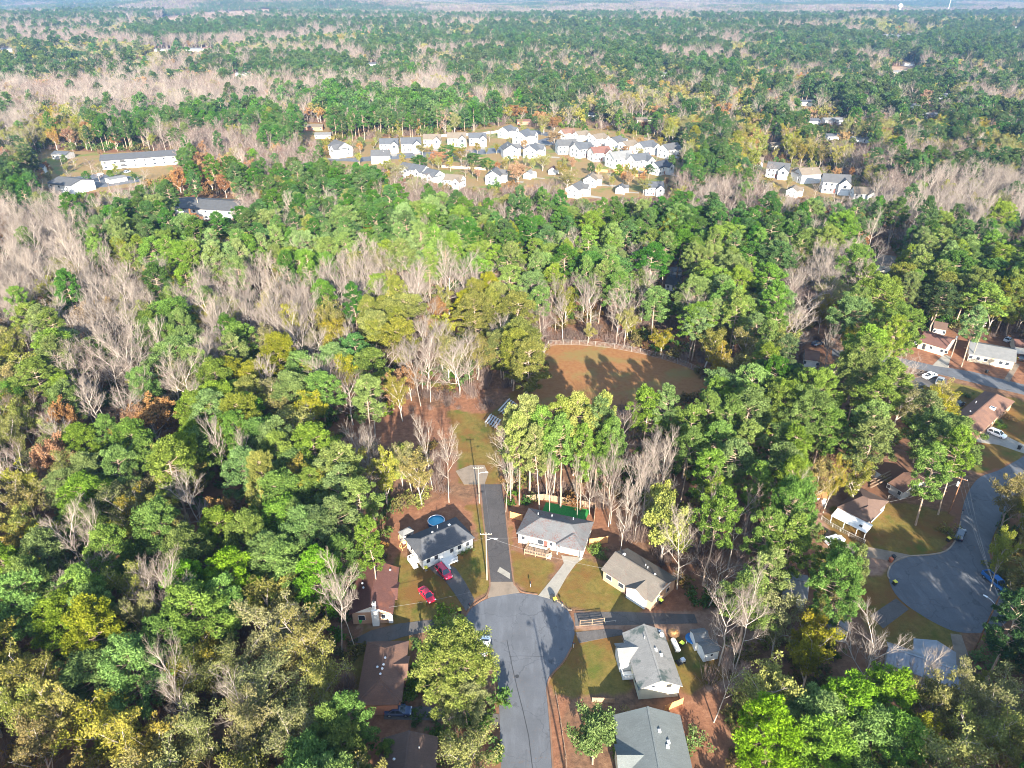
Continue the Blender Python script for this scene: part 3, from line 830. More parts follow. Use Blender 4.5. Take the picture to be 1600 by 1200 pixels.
# -- red-brown roofed house
h = house('house', 'brick house with a red-brown shingle roof and white chimney on its gable', (545, 960), (614, 958), (612, 887), 3.2, 2.0, 'gable', M['tan_brick'], R_['maroon'], ridge='y', over=.5)
ay = h.W / 2 - h.over
part('gable_panel', MB().add([(-3.6, -ay - .02, 3.2), (3.6, -ay - .02, 3.2), (0, -ay - .02, 4.9), (-3.6, -ay - .1, 3.2), (3.6, -ay - .1, 3.2), (0, -ay - .1, 4.9)], [(3, 4, 5), (0, 2, 1), (0, 1, 4, 3), (1, 2, 5, 4), (2, 0, 3, 5)]), M['white'], h.o)
ch = box_part(h, 'chimney', M['white'], .1, 1.4, -ay - .75, -ay + .05, -.2, 4.2)
part('chimney_top', MB().box(.4, 1.1, -ay - .55, -ay + .05, 4.2, 5.9), M['white'], ch)
part('flue_cap', MB().tube([(.75, -ay - .25, 5.9), (.75, -ay - .25, 6.3)], .22, 8), M['dark'], ch)
for x in (2.3, 3.5): window(h, 'A', x, 1.2, .9, 1.2)
window(h, 'A', -2.0, 1.0, 1.4, 1.3)
box_part(h, 'utility_box', M['trim'], 3.3, 4.1, -ay - .5, -ay - .08, .5, 2.2)
wing(h, 1.0, h.L / 2 + .45, -2.5, 2.2, 3.05, .7, 'gable', 'x', walls=False)
for x, y in ((-2.2, -.4), (-2.6, 1.0), (2.6, 4.6)): vent(h, x, y, 'cap')

# -- brown roof with crossing hips
h = house('house', 'low house with a brown cross-hipped roof dotted with white vents', (556, 1098), (628, 1096), (636, 1001), 3.0, 1.9, 'hip', M['brick'], R_['brown'], ridge='y', inset=3.2)
wing(h, -h.L / 2 + .3, h.L / 2 - .5, -h.W / 2 - .6, -h.W / 2 + 6.2, 3.02, 1.75, 'hip', 'y')
wing(h, h.L / 2 - 3.6, h.L / 2 + .5, -2.2, 3.0, 3.0, 1.1, 'gable', 'x')
for x, y in ((.3, 1.1), (-.9, -.6), (.2, -.4), (.1, -1.3), (-.1, -2.4)): vent(h, x, y, 'cap')
for y in (-2, 2): window(h, 'R', y, 1.1, 1.2, 1.2)
# -- brown roof at the bottom edge
h = house('house', 'house with a mottled brown gable roof at the bottom edge', (586, 1228), (680, 1225), (679, 1151), 3.0, 1.8, 'gable', M['brick'], R_['umber'], ridge='y')
vent(h, 1.8, 1.2, 'pipe'); vent(h, -2.0, -.5, 'cap'); window(h, 'A', 2, 1, 1.2, 1.2); window(h, 'R', 0, 1, 1.2, 1.2)

# -- pale stained roof, cream gable
h = house('house', 'cream sided house with a stained pale grey gable roof', (997.5, 1078), (1067, 1072.5), (1046, 983.5), 3.1, 2.0, 'gable', M['cream'], R_['stained'], ridge='y', over=.4)
window(h, 'A', -1.2, 3.0, .7, .55, M['trim']); w_ = on_side(h, 'A', 1.6, 2.75, .95, .7, -.02, .05)
part('vent_grille', w_, M['dark'], h.o)
wing(h, -h.L / 2 - 2.0, -1.2, -.2, 4.1, 3.0, 1.15, 'gable', 'x', wall=M['white'])
window(h, 'L', -3, 1.1, 1.2, 1.2); window(h, 'L', 6.5, 1.1, 1.2, 1.2)
ax = h.L / 2 - h.over
part('railing', railing(railing(MB(), (-ax - 1.9, -1.8, 0), (-ax - 1.9, -.2, 0), .4, 1.4, .25, .08), (-ax - 1.9, -1.8, 0), (-ax, -1.8, 0), .4, 1.4, .25, .08), M['trim'], h.o)
box_part(h, 'porch_deck', M['trim'], -ax - 1.95, -ax, -1.85, -.2, .2, .4)
for x, y, k in ((3.0, 5.5, 'cap'), (.8, .5, 'box'), (1.6, -.4, 'box'), (-.6, 3.2, 'pipe')): vent(h, x, y, k)
part('satellite_dish', MB().tube([(3.0, 4.4, roof_z(h, 3, 4.4) + .4), (3.05, 4.3, roof_z(h, 3, 4.4) + .55)], [.1, .45], 12), M['trim'], h.rf)
HOUSE_G = h
# -- green-grey roof at the bottom
h = house('house', 'house with a clean green-grey gable roof at the bottom edge', (974, 1235), (1090, 1235), (1060, 1117), 3.2, 2.2, 'gable', M['cream'], R_['green'], ridge='y', over=.4)
wing(h, -h.L / 2 - .5, -.6, -4.6, 1.2, 3.2, 1.5, 'gable', 'x')
window(h, 'L', 4, 1.1, 1.2, 1.2); window(h, 'C', 2, 1.1, 1.2, 1.2)
for x, y in ((1.2, 2.2), (2.4, .6), (2.1, -.3)): vent(h, x, y, 'box')

# -- right turning circle: white house, brown hip roof, white lean-to
h = house('house', 'white house with a brown hip roof and white metal lean-to porch', (1308, 792), (1356, 815.5), (1394, 785), 3.0, 2.0, 'hip', M['white'], R_['umber'], inset=3.0)
wing(h, h.L / 2 - 4.4, h.L / 2 + .4, -h.W / 2 + .6, .6, 3.0, 1.5, 'hip', 'y', walls=False)
for x in (-3, 1): window(h, 'A', x, 1.2, 1.0, 1.1)
window(h, 'R', 1.6, 1.1, 1.6, 1.2); door(h, 'R', -2.2)
ay = h.W / 2 - h.over
lean = MB(); y1, y0_ = -ay - .25, -ay - 3.4
lx0, lx1 = -h.L / 2 + .2, h.L / 2 + 1.2
lean.add([(lx0, y0_, 2.2), (lx1, y0_, 2.2), (lx1, y1, 2.75), (lx0, y1, 2.75), (lx0, y0_, 2.1), (lx1, y0_, 2.1), (lx1, y1, 2.65), (lx0, y1, 2.65)], [(0, 1, 2, 3), (7, 6, 5, 4), (0, 4, 5, 1), (1, 5, 6, 2), (2, 6, 7, 3), (3, 7, 4, 0)])
lr = part('porch_roof', lean, M['white_metal'], h.o)
part('skylight', MB().box(lx1 - 2.2, lx1 - 1.5, y0_ + .9, y0_ + 1.5, 2.3, 2.52), M['dark'], lr)
for x in (lx0 + .2, lx0 + 3.2, lx0 + 6.2, lx1 - .2): post(h, x, y0_ + .15, 0, 2.12)
# -- brown hip roof, upper right
h = house('house', 'low brick house with a wide brown hip roof and skylight', (1534, 674), (1586, 627), (1538, 611), 3.0, 2.0, 'hip', M['tan_brick'], R_['brown'], inset=3.6)
wing(h, -h.L / 2 - 1.0, -h.L / 2 + 4.5, -3.2, h.W / 2 - .4, 2.9, .55, 'gable', 'x')
for x in (-2, 3, 5.5): window(h, 'A', x, 1.1, 1.2, 1.2)
sk = part('skylight', MB().box(-.2, 1.0, -2.6, -1.2, roof_z(h, 0, -1.9), roof_z(h, 0, -1.2) + .25), M['trim'], h.rf)
part('pane', MB().box(0, .8, -2.4, -1.4, roof_z(h, 0, -1.9) + .3, roof_z(h, 0, -1.2) + .28), M['glass'], sk)
vent(h, .8, 2.6, 'pipe', .8); vent(h, -6.5, 1.5, 'cap')
# -- grey roof with bare branches over it
h = house('house', 'white house with a dark grey gable roof under a large bare tree', (1414, 616), (1449, 621), (1462, 600), 3.0, 1.6, 'gable', M['white'], R_['slate'])
for x in (-2, 2): window(h, 'A', x, 1.1, 1.1, 1.1)
part('carport_roof', MB().box(-h.L / 2 - 3.5, -h.L / 2 + .3, -3.2, 2.6, 2.45, 2.6), M['white_metal'], h.o)
for x, y in ((-h.L / 2 - 3.3, -3), (-h.L / 2 - 3.3, 2.4)): post(h, x, y, 0, 2.45)
# -- pale houses of the upper street
h = house('house', 'pale peach house with a half grey half leaf-brown roof by the upper street', (1434, 532), (1478, 545), (1486, 527), 3.0, 1.7, 'gable', M['peach'], R_['redbrown'])
for x in (-5, 0, 3.4, 4.8): window(h, 'A', x, 1.2, 1.0, 1.1)
door(h, 'A', -2.2, mat=M['dark'])
h = house('house', 'long tan house with a pale grey gable roof behind the white sedan', (1513, 552), (1588, 566), (1594, 546), 3.0, 1.8, 'gable', M['tan_wall'], R_['pale'])
for x in (-8, -5, -2, 4, 6.5): window(h, 'A', x * h.L / 19, 1.1, 1.2, 1.2)
door(h, 'A', 1.4, mat=M['trim'])
h = house('shed', 'small white shed with a rust-red roof at the photo edge', (1586, 541), (1612, 545), (1614, 532), 2.6, 1.0, 'gable', M['white'], R_['redbrown'], cat='shed', over=.2)
door(h, 'A', -1, 1.2, 1.9, M['trim']); door(h, 'A', 1.4, 1.2, 1.9, M['trim'])
h = house('house', 'peach walled cottage beyond the pale peach house among pines', (1458, 512), (1480, 516), (1484, 505), 2.8, 1.2, 'gable', M['peach'], R_['umber'])
window(h, 'A', -1.5); window(h, 'A', 1.5)
# -- dark house in the trees
h = house('house', 'small white walled house with a dark brown roof deep in shade', (1257, 561), (1281, 564), (1292, 550), 3.0, 1.6, 'gable', M['white'], R_['brown'])
window(h, 'A', -2); window(h, 'A', 2)
h = house('shed', 'grey shed with a pale wall beside the shaded dark brown roof', (1290, 582), (1310, 577), (1306, 566), 2.4, .9, 'gable', M['peach'], R_['brown'], cat='shed', over=.2)
door(h, 'A', 0, 1.2, 1.9, M['grey_wood'])
# -- ribbed metal roofs, lower right
def ribs(h, step=.6):
    mb = MB(); hy = h.W / 2; hx = h.L / 2; n = int(h.L / step)
    for i in range(n + 1):
        x = -hx + .1 + i * (h.L - .2) / n
        for s in (-1, 1): mb.bar((x, s * hy, h.eave + .03), (x, 0, h.eave + h.rise + .03), .07, .07)
    part('roof_ribs', mb, M['metal'], h.rf)['kind'] = 'stuff'
h = house('house', 'house with a wide blue-grey ribbed metal roof behind bare trees', (1383, 1037), (1500, 1078), (1505, 1043), 3.0, 1.6, 'gable', M['grey_wall'], M['metal'])
ribs(h); wing(h, -1.5, 5.5, 0, h.W / 2 + 3.2, 3.0, 1.35, 'gable', 'y', roof=M['metal']); window(h, 'C', -4); window(h, 'A', 4)
h = house('house', 'white cornered house tucked under the pines by the second turning circle', (1288, 983), (1330, 990), (1353, 958), 3.0, 1.5, 'gable', M['white'], R_['pale'], ridge='y')
window(h, 'A', -1.5); window(h, 'A', 1.5); window(h, 'R', 0)
h = house('house', 'house with a grey roof hidden in pines above the ribbed metal roof', (1222, 928), (1262, 938), (1285, 905), 3.0, 1.5, 'gable', M['white'], R_['pale'])
window(h, 'A', 0)
h = house('house', 'ruined house with rust-brown rafters under the large spreading pine', (1388, 754), (1412, 769), (1440, 742), 2.8, 1.4, 'gable', M['grey_wall'], R_['brown'])
window(h, 'A', 1); window(h, 'A', -2)
for k, (x, y) in enumerate([(-6.5, -3), (-5.6, -4), (-4.7, -5)]): part('rafter', MB().bar((x, y - 2.5, .3), (x + .8, y + 3.5, 2.2), .3, .15), M['wood'], h.o)
box_part(h, 'debris_slab', M['peach'], -9.5, -6.8, -3.2, -.6, 0, .5)
h = house('shed', 'white shed with a rusty brown roof among yellowing brush', (1268, 776), (1293, 779), (1294, 765), 2.6, .9, 'gable', M['white'], R_['rust'], ridge='x', cat='shed', over=.15)
window(h, 'A', .3, 1.2, .6, .6); door(h, 'A', -1.2, .9, 1.9, M['trim'])
h = house('shed', 'grey roofed white shed beside the blue trampoline cover', (1087, 1004), (1110, 1001), (1107, 980), 2.5, .8, 'gable', M['white'], R_['pale'], cat='shed', over=.15)
door(h, 'A', 0, 1.2, 1.9, M['trim'])
h = house('shed', 'pale flat-fronted shed half hidden by bare branches', (1101, 1022), (1126, 1016), (1121, 997), 2.4, .7, 'gable', M['white'], R_['pale'], cat='shed', over=.15)
window(h, 'A', 0, 1.2, .6, .6)
h = house('shed', 'white sided hut with a dark roof in the pine shade', (1038, 443), (1058, 446), (1062, 430), 2.8, 1.4, 'gable', M['white'], R_['slate'], cat='shed')
window(h, 'A', -1); window(h, 'A', 1.2)
h = house('shed', 'small white playhouse behind the dark-roofed hut', (1052, 425), (1066, 424), (1066, 416), 2.2, .8, 'gable', M['white'], R_['pale'], cat='shed', over=.1)
window(h, 'A', 0, 1, .5, .5)
h = house('house', 'white house glimpsed through the tall pines', (1115, 375), (1165, 378), (1170, 362), 3.4, 2.4, 'gable', M['white'], R_['pale'])
window(h, 'A', -2); window(h, 'A', 2)
for (a_, b_, c_, lb) in [((1368, 412), (1398, 416), (1402, 402), 'cream house with brown garage fronts amid bare trees'), ((1428, 425), (1462, 427), (1466, 412), 'cream house beside a shaded street amid tall pines'),
                         ((1508, 437), (1540, 440), (1544, 424), 'cream house farthest along the shaded pine street')]:
    h = house('house', lb, a_, b_, c_, 3.6, 2.4, 'gable', M['cream'], R_['tan'])
    for x in (-3, 0, 3): window(h, 'A', x)
    part('garage_door', on_side(h, 'A', 4.6, 0, 2.6, 2.2, -.02, .05), M['tan_wall'], h.o)

# -- garden shed with canopy by the white house
h = house('shed', 'grey roofed open garden shed beside the charcoal hip roof', (629, 838), (647, 829), (640, 822), 2.6, .7, 'hip', M['grey_wood'], R_['pale'], cat='shed', over=.15)
door(h, 'A', 0, 1.2, 1.8, M['dark'])

# -- apartment blocks
def block(label, a, b, c, eave, rise, ridge='x'):
    h = house('apartment_building', label, a, b, c, eave, rise, 'gable', M['white'], R_['grey'], ridge, .5, cat='apartment block')
    n = int(h.L / 6)
    for k in range(n):
        x = -h.L / 2 + 3 + k * (h.L - 6) / max(1, n - 1)
        for z in (1.0, 3.9):
            if z + 1.4 < eave: window(h, 'A', x, z, 1.6, 1.3)
    return h
h = block('long white two-storey apartment block with a streaked grey roof', (155, 252), (277, 243), (275, 234), 6.0, 2.2)
box_part(h, 'stairwell', M['dark'], -h.L * .22 - 1.6, -h.L * .22 + 1.6, -h.W / 2 + .32, -h.W / 2 + .6, .0, 5.6)
for z in (.4, 2.9): part('railing', railing(MB(), (-h.L * .22 - 1.6, -h.W / 2 + .25, 0), (-h.L * .22 + 1.6, -h.W / 2 + .25, 0), z, z + 1, .4, .08), M['trim'], h.o)
block('long low white apartment block with a grey roof among bare woods', (258, 324), (364, 330), (358, 311), 5.8, 2.2)
block('short white apartment block end with a grey gable roof', (72, 286), (108, 291), (104, 275), 5.8, 2.2)
house('shed', 'low white carport roof in front of the long apartment block', (171, 281), (199, 276), (197, 272), 2.6, .5, 'gable', M['white'], R_['pale'], cat='shed', over=.3)

# -- the subdivision of white houses
SUB = {}
M['pale_white'] = siding('pale_white_siding', (.46, .455, .44), .08)
def sub_house(key, roofm, wall=M['pale_white']):
    L, W = 13.0, 10.0
    h = house('house', 'x', 0, 0, 0, 5.4, 3.0, 'gable', wall, R_[roofm], 'x', .35, dims=(Vector((0, 30, 0)), L, W, 0))
    wing(h, .6, 6.6, -W / 2 - 2.6, 1.0, 5.0, 2.5, 'gable', 'y', wall=wall)
    for x in (-4.6, -2.0):
        for z in (1.0, 3.6): window(h, 'A', x, z, 1.1, 1.4)
    for y in (-2, 2):
        for z in (1.0, 3.6): window(h, 'L', y, z, 1.1, 1.4); window(h, 'R', y, z, 1.1, 1.4)
    h2 = House(); h2.__dict__ = dict(h.__dict__); h2.W = W + 5.2 - 2 * 0 + .1
    part('garage_door', MB().box(1.6, 5.6, -W / 2 - 2.36, -W / 2 - 2.28, 0, 2.3), M['trim'], h.o)
    part('window', MB().box(2.9, 4.3, -W / 2 - 2.36, -W / 2 - 2.28, 3.4, 4.8), M['glass'], h.o)
    door(h, 'A', -.4)
    vent(h, -2, 1.5, 'pipe')
    return h.o
G1 = 'white houses of the subdivision beyond the woods'
subs = [  # x, y of the base, width px, turn, roof, label
    (533, 243, 36, -50, 'grey', 'white house alone by the yellow lot at the end of the subdivision'), (609, 236, 30, 5, 'slate', 'white house with slate roof and front gable beside the red clay bank'),
    (643, 236, 32, 8, 'slate', 'white house with brick garage corner next to the screen of trees'), (676, 228, 28, 0, 'tan', 'white house with tan roof half behind the screen of trees'),
    (714, 227, 30, 4, 'tan', 'tan roofed white house in the middle of the back row'), (746, 226, 28, 6, 'slate', 'white house with brick front above the screen of trees'),
    (596, 254, 30, 185, 'grey', 'grey roofed white house with its back to the pines'), (640, 273, 28, -40, 'grey', 'white house with a brick gable at the front row end'),
    (657, 277, 30, -38, 'slate', 'white house with dark roof second in the front row'), (678, 284, 30, -42, 'slate', 'white house with two dark roof slopes third in the front row'),
    (711, 292, 30, -20, 'tan', 'tan roofed white house at the front row end near yellow trees'), (773, 285, 32, 80, 'grey', 'white gabled house beside the round rust tree'),
    (792, 214, 26, 60, 'slate', 'white gabled house at the back of the upper street'), (818, 224, 34, 62, 'slate', 'white house with three stepped gables on the upper street'),
    (796, 245, 32, 100, 'grey', 'white house with grey roof turned sideways facing the lawn'), (832, 245, 30, 70, 'slate', 'white house with a pointed gable beside the green lawn'),
    (886, 217, 24, 30, 'brown', 'brown roofed house with brick gable behind the orange tree'), (908, 219, 22, 30, 'tan', 'tan roofed house beside the brown brick gable'),
    (934, 226, 26, 40, 'tan', 'house with a pale tan roof and white gable end'), (884, 239, 32, 10, 'grey', 'white house with grey hip-like roof next to the orange tree'),
    (909, 244, 32, 35, 'slate', 'white house with slate roof beside the faded red roof'), (936, 250, 32, 20, 'redbrown', 'white house with a faded red roof'),
    (961, 232, 28, 55, 'grey', 'white house with steep grey roof behind the yellow-green saplings'), (981, 238, 28, 40, 'tan', 'white house with tan roof behind the orange sapling'),
    (966, 260, 36, 25, 'pale', 'white house with a very pale grey roof beside the fenced yard'), (998, 262, 34, 28, 'slate', 'white house with dark grey roof above the wooden fence'),
    (1008, 240, 30, 35, 'slate', 'white house with twin front gables near the wood edge'), (1045, 245, 32, 35, 'grey', 'white house with grey roof last on its row against the pines'),
    (1030, 271, 30, 40, 'navy', 'white house with a nearly black roof'), (923, 290, 28, 75, 'tan', 'tall white house with brown lower roof in the lower row'),
    (900, 306, 32, 60, 'grey', 'large white gabled house nearest the woods'), (970, 301, 20, 75, 'grey', 'narrow white house beside the round olive tree'),
    (1020, 303, 30, 0, 'slate', 'white house with a brick bay under a grey roof'), (826, 278, 18, 70, 'pale', 'small white outbuilding beside the rust tree'),
    (864, 271, 14, 80, 'redbrown', 'tiny white playhouse with pink gable on the lawn'),
    (1178, 262, 26, -20, 'tan', 'tan roofed house at the far end of the second cluster'), (1214, 276, 34, -25, 'grey', 'white house with stone front in the second cluster'),
    (1259, 284, 34, 190, 'tan', 'pale house with a beige roof and white chimney'), (1302, 299, 42, -15, 'grey', 'big white house with grey hipped gables in the second cluster'),
    (1346, 314, 34, -10, 'tan', 'white house with brown roof nearest the bare woods'), (1238, 306, 24, 60, 'tan', 'tan roofed house below the big stone-fronted house'),
    (1194, 298, 18, 80, 'pale', 'small white gable peeking over the pink bare trees'),
]
for (x, y, w, turn, rm, lb) in subs:
    p = P(x, y); s = w / (13.6 * pxm(y)) * 1.04
    s = max(.55, min(1.25, s))
    if rm not in SUB:
        SUB[rm] = sub_house(rm, rm); o = SUB[rm]; o.location = p; o.rotation_euler = (0, 0, math.radians(turn)); o['label'] = lb; o.scale = (s, s, s)
    else: o = copy_tree(SUB[rm], p, math.radians(turn), lb, (s, s, s))
    o['group'] = G1

# driveways of the subdivision houses
dm = MB().box(1.7, 5.5, -18, -7.4, -.25, .05).mesh('driveway', M['concrete'])
for (x, y, w, turn, rm, lb) in subs[:34]:
    s_ = max(.55, min(1.25, w / (13.6 * pxm(y)) * 1.04)); o = link('driveway', dm, None, P(x, y), math.radians(turn)); o.scale = (s_, s_, 1); tag(o, None, None, None, 'structure')
# -- scattered far buildings
def far_building(label, x, y, w_px, d, ht, rise, wall, roof, turn=0, cat='house'):
    p = P(x, y); L = w_px / FPX * math.hypot(p.y, HC); Z = p.y * CP + (HC - p.z) * SP; L = w_px * Z / FPX
    h = house('house' if cat == 'house' else cat.replace(' ', '_'), label, 0, 0, 0, ht, rise, 'gable', wall, roof, 'x', .4, cat=cat, dims=(p, L, d, math.radians(turn)))
    n = max(2, min(8, int(L / 5)))
    for k in range(n): window(h, 'A', -L / 2 + 2 + k * (L - 4) / (n - 1), 1.1, 1.3, 1.3)
    return h
FB = [
    (490, 203, 32, 10, 3.2, 1.6, 'brick', 'tan', 5, 'brick ranch house by the woods behind the subdivision'), (506, 215, 26, 9, 3.0, 1.2, 'cream', 'pale', 4, 'pale blue-grey roofed bungalow in front of the brick ranch house'),
    (818, 194, 22, 9, 3.2, 1.2, 'brick', 'redbrown', 4, 'low brick house with a red roof above the subdivision'), (381, 119, 22, 12, 4, 1.5, 'white', 'pale', 0, 'white mobile home in a small clearing of the bare woods'),
    (256, 81, 26, 12, 4, 1.5, 'white', 'pale', 0, 'long white barn at the foot of rust oaks'), (304, 81, 26, 14, 5, 2, 'white', 'pale', 0, 'long white barn beside the red-roofed hut'),
    (324, 80, 10, 10, 5, 2, 'white', 'redbrown', 0, 'hut with a bright red roof between white barns'), (14, 81, 18, 14, 5, 2, 'white', 'pale', 0, 'pale house near the photo edge in the far pines'),
    (583, 104, 18, 12, 4, 2, 'white', 'grey', 0, 'white cottage among dark pines beyond the subdivision'), (1039, 122, 22, 12, 5, 2, 'white', 'pale', 10, 'white house in a gap of the far green woods'),
    (1386, 62, 14, 30, 8, 3, 'white', 'pale', 5, 'large white hall in a far clearing'), (1412, 61, 16, 30, 8, 3, 'white', 'pale', -5, 'second large white hall across the far clearing'),
    (1260, 18, 9, 25, 8, 4, 'white', 'pale', 0, 'tiny white house on the far ridge'), (1312, 19, 16, 30, 9, 3, 'white', 'tan', 0, 'pale school-like building on the far ridge'),
    (1368, 19, 10, 30, 10, 5, 'white', 'grey', 0, 'white gabled building on the far ridge nearest the water tower'), (1583, 48, 8, 18, 8, 3, 'white', 'pale', 0, 'white house at the far edge beneath the mast'),
    (1403, 117, 22, 12, 4, 2, 'white', 'pale', 0, 'white roofed house in the far pines'), (1418, 103, 16, 12, 4, 2, 'white', 'tan', 0, 'pale house with tan roof above the white roofed house'),
    (1472, 154, 20, 12, 4, 1.6, 'white', 'pale', 0, 'white bungalow in the right-hand pine woods'.replace('right-hand ', '')), (1300, 193, 34, 12, 3.6, 1.6, 'white', 'pale', 4, 'long pale roof showing through bare trees'),
    (1268, 194, 20, 12, 3.6, 1.6, 'white', 'slate', 4, 'dark roofed house beside the long pale roof'), (1258, 164, 24, 12, 3.6, 1.6, 'cream', 'slate', 0, 'house with a shaded slate roof in the middle woods'),
    (1345, 222, 34, 11, 3.4, 1.4, 'white', 'pale', 4, 'long white roofed house above the second cluster'), (1300, 218, 26, 11, 3.4, 1.4, 'white', 'slate', 4, 'slate roofed house above the second cluster'),
    (1005, 192, 26, 11, 3.4, 1.4, 'tan_wall', 'tan', 4, 'tan roofed house behind the white subdivision'), (925, 184, 14, 10, 3.4, 1.4, 'white', 'slate', 0, 'small blue-grey house in the pines behind the orange trees'),
    (1420, 170, 26, 12, 3.6, 1.6, 'white', 'slate', 0, 'slate roofed house among mixed pines'), (1450, 185, 24, 11, 3.6, 1.6, 'white', 'pale', 0, 'pale roofed house below the white bungalow'),
    (280, 22, 8, 18, 6, 3, 'white', 'grey', 0, 'farmhouse beside the far tan field'), (205, 35, 6, 14, 5, 2, 'white', 'pale', 0, 'tiny white house in the hazy woods before the tan field'),
    (230, 96, 8, 10, 4, 2, 'white', 'pale', 0, 'tiny white cottage in the left far pines'.replace('left ', '')), (1212, 232, 26, 11, 3.4, 1.4, 'cream', 'tan', 5, 'tan roofed house in yellow woods above the second cluster'),
    (838, 116, 12, 10, 4, 2, 'white', 'pale', 0, 'small white house in the far bare woods'), (880, 137, 10, 9, 4, 2, 'white', 'pale', 0, 'white gable in the middle of the far green woods'),
    (100, 247, 26, 10, 3.5, 1.5, 'grey_wall', 'slate', -10, 'shaded dark house by the street before the apartment block'), (71, 269, 10, 8, 4, 1.5, 'white', 'grey', 0, 'small white house at the bend before the apartment block'),
]
for (x, y, w, d, ht, ri, wl, rf, tn, lb) in FB: far_building(lb, x, y, w, d, ht, ri, M[wl], R_[rf], tn)

# ------------------------------------------------------------------ vehicles
def paint(name, col):
    m, nt, out = newmat(name)
    b = surf(nt, out, col, .3, .5); b.inputs['Coat Weight'].default_value = .4
    return m
M['tyre'] = plain('tyre_rubber', (.02, .02, .02), .8); M['rim'] = plain('wheel_rim', (.45, .46, .48), .35, .5, .5)
M['lamp'] = plain('headlight_lens', (.75, .76, .78), .15, .6); M['tail'] = plain('tail_light_lens', (.35, .015, .015), .2, .5)
M['carglass'] = plain('car_glass', (.02, .03, .04), .05, .8)

def vehicle(label, rear, front, style, col, cat='car', L=None):
    A, B = P(*rear), P(*front); d = B - A; c = (A + B) / 2
    z0 = float(gz(c.x, c.y)) if c.y > 640 else .05
    o = thing({'pickup': 'pickup_truck', 'suv': 'parked_suv'}.get(style, 'parked_car'), label, cat, (c.x, c.y, z0), math.atan2(d.y, d.x))
    L, W, Hh = {'sedan': (4.7, 1.82, 1.45), 'suv': (4.8, 1.92, 1.72), 'pickup': (5.6, 1.98, 1.8)}[style]
    pm = paint(style + '_paint', col)
    h = L / 2
    # lower body lofted along x: (x, half width, bottom, top)
    if style == 'sedan': st = [(-h, .66, .38, .78), (-h + .12, .8, .26, .93), (-h + .7, .9, .22, .98), (-.9, .91, .2, .96), (.6, .91, .2, .94), (h - 1.1, .9, .2, .90), (h - .3, .84, .24, .78), (h, .62, .36, .62)]
    elif style == 'suv': st = [(-h, .72, .42, .95), (-h + .1, .86, .3, 1.06), (-h + .8, .95, .26, 1.08), (.5, .96, .24, 1.06), (h - 1.0, .95, .24, 1.02), (h - .25, .88, .28, .92), (h, .7, .4, .75)]
    else: st = [(-h, .86, .5, 1.05), (-h + .06, .95, .42, 1.08), (-.6, .98, .38, 1.1), (.6, .98, .36, 1.1), (h - 1.0, .97, .36, 1.08), (h - .2, .92, .38, 1.0), (h, .76, .46, .85)]
    if style == 'pickup': cab = [(-.75, 1.08), (-.55, Hh), (.85, Hh), (1.55, 1.1)]
    elif style == 'suv': cab = [(-h + .1, 1.04), (-h + .5, Hh), (.55, Hh), (1.35, 1.04)]
    else: cab = [(-h + .75, .95), (-h + 1.45, Hh), (.35, Hh), (1.25, .93)]
    rings = []
    for x, w, b, t in st:
        rings.append([(x, -w * .92, b), (x, -w, b + .18), (x, -w, t - .16), (x, -w * .88, t), (x, w * .88, t), (x, w, t - .16), (x, w, b + .18), (x, w * .92, b)])
    mb = MB().loft(rings); mb.sm = False
    body = part('body', mb, pm, o)
    if style == 'pickup':
        part('cargo_bed', MB().box(-h + .2, -.95, -.78, .78, 1.06, 1.12), M['dark'], o)
        for s in (-1, 1): part('bed_side', MB().box(-h + .05, -.8, s * .9 - .07, s * .9 + .07, 1.0, 1.32), pm, o)
        part('tailgate', MB().box(-h + .0, -h + .1, -.9, .9, 1.0, 1.3), pm, o)
    wb, wt = W / 2 * .93, W / 2 * .74
    x0, x1, x2, x3 = [p[0] for p in cab]; zb, zt = cab[0][1] - .02, Hh
    zb3 = cab[3][1] - .02
    g = MB().add([(x0, -wb, zb), (x3, -wb, zb3), (x3, wb, zb3), (x0, wb, zb), (x1, -wt, zt - .05), (x2, -wt, zt - .05), (x2, wt, zt - .05), (x1, wt, zt - .05)],
                 [(3, 2, 1, 0), (4, 5, 6, 7), (0, 1, 5, 4), (1, 2, 6, 5), (2, 3, 7, 6), (3, 0, 4, 7)])
    part('cabin_glass', g, M['carglass'], o)
    rp = MB().loft([[(x1 - .05, -wt * .97, zt - .06), (x1 + .1, -wt, zt), (x2 - .1, -wt, zt), (x2 + .05, -wt * .97, zt - .06)],
                    [(x1 - .05, wt * .97, zt - .06), (x1 + .1, wt, zt), (x2 - .1, wt, zt), (x2 + .05, wt * .97, zt - .06)]])
    part('roof_panel', rp, pm, o)
    for s in (-1, 1):
        xm = (x1 + x2) / 2 - .1
        for a, b in (((x0 + .02, s * wb * 1.01, zb), (x1, s * wt * 1.01, zt - .03)), ((x3 - .02, s * wb * 1.01, zb3), (x2, s * wt * 1.01, zt - .03)), ((xm, s * wb * 1.01, zb), (xm, s * wt * 1.01, zt - .03))):
            part('pillar', MB().bar(a, b, .09), pm, o)
        part('mirror', MB().box(x3 - .35, x3 - .12, s * (wb + .04) - .1, s * (wb + .04) + .1, zb3 + .02, zb3 + .17), pm, o)
        for xw in (-h + .95, h - .95):
            y = s * (W / 2 - .1)
            w = part('wheel', MB().tube([(xw, y - .11, .33), (xw, y + .11, .33)], .34, 14), M['tyre'], o)
            part('rim', MB().tube([(xw, y + s * .10, .33), (xw, y + s * .125, .33)], .2, 10), M['rim'], w)
        part('headlight', MB().box(h - .22, h - .02, s * .62 - .16, s * .62 + .16, st[-1][3] - .12, st[-1][3] + .06), M['lamp'], o)
        part('tail_light', MB().box(-h + .0, -h + .14, s * .66 - .12, s * .66 + .12, st[0][3] - .16, st[0][3] + .04), M['tail'], o)
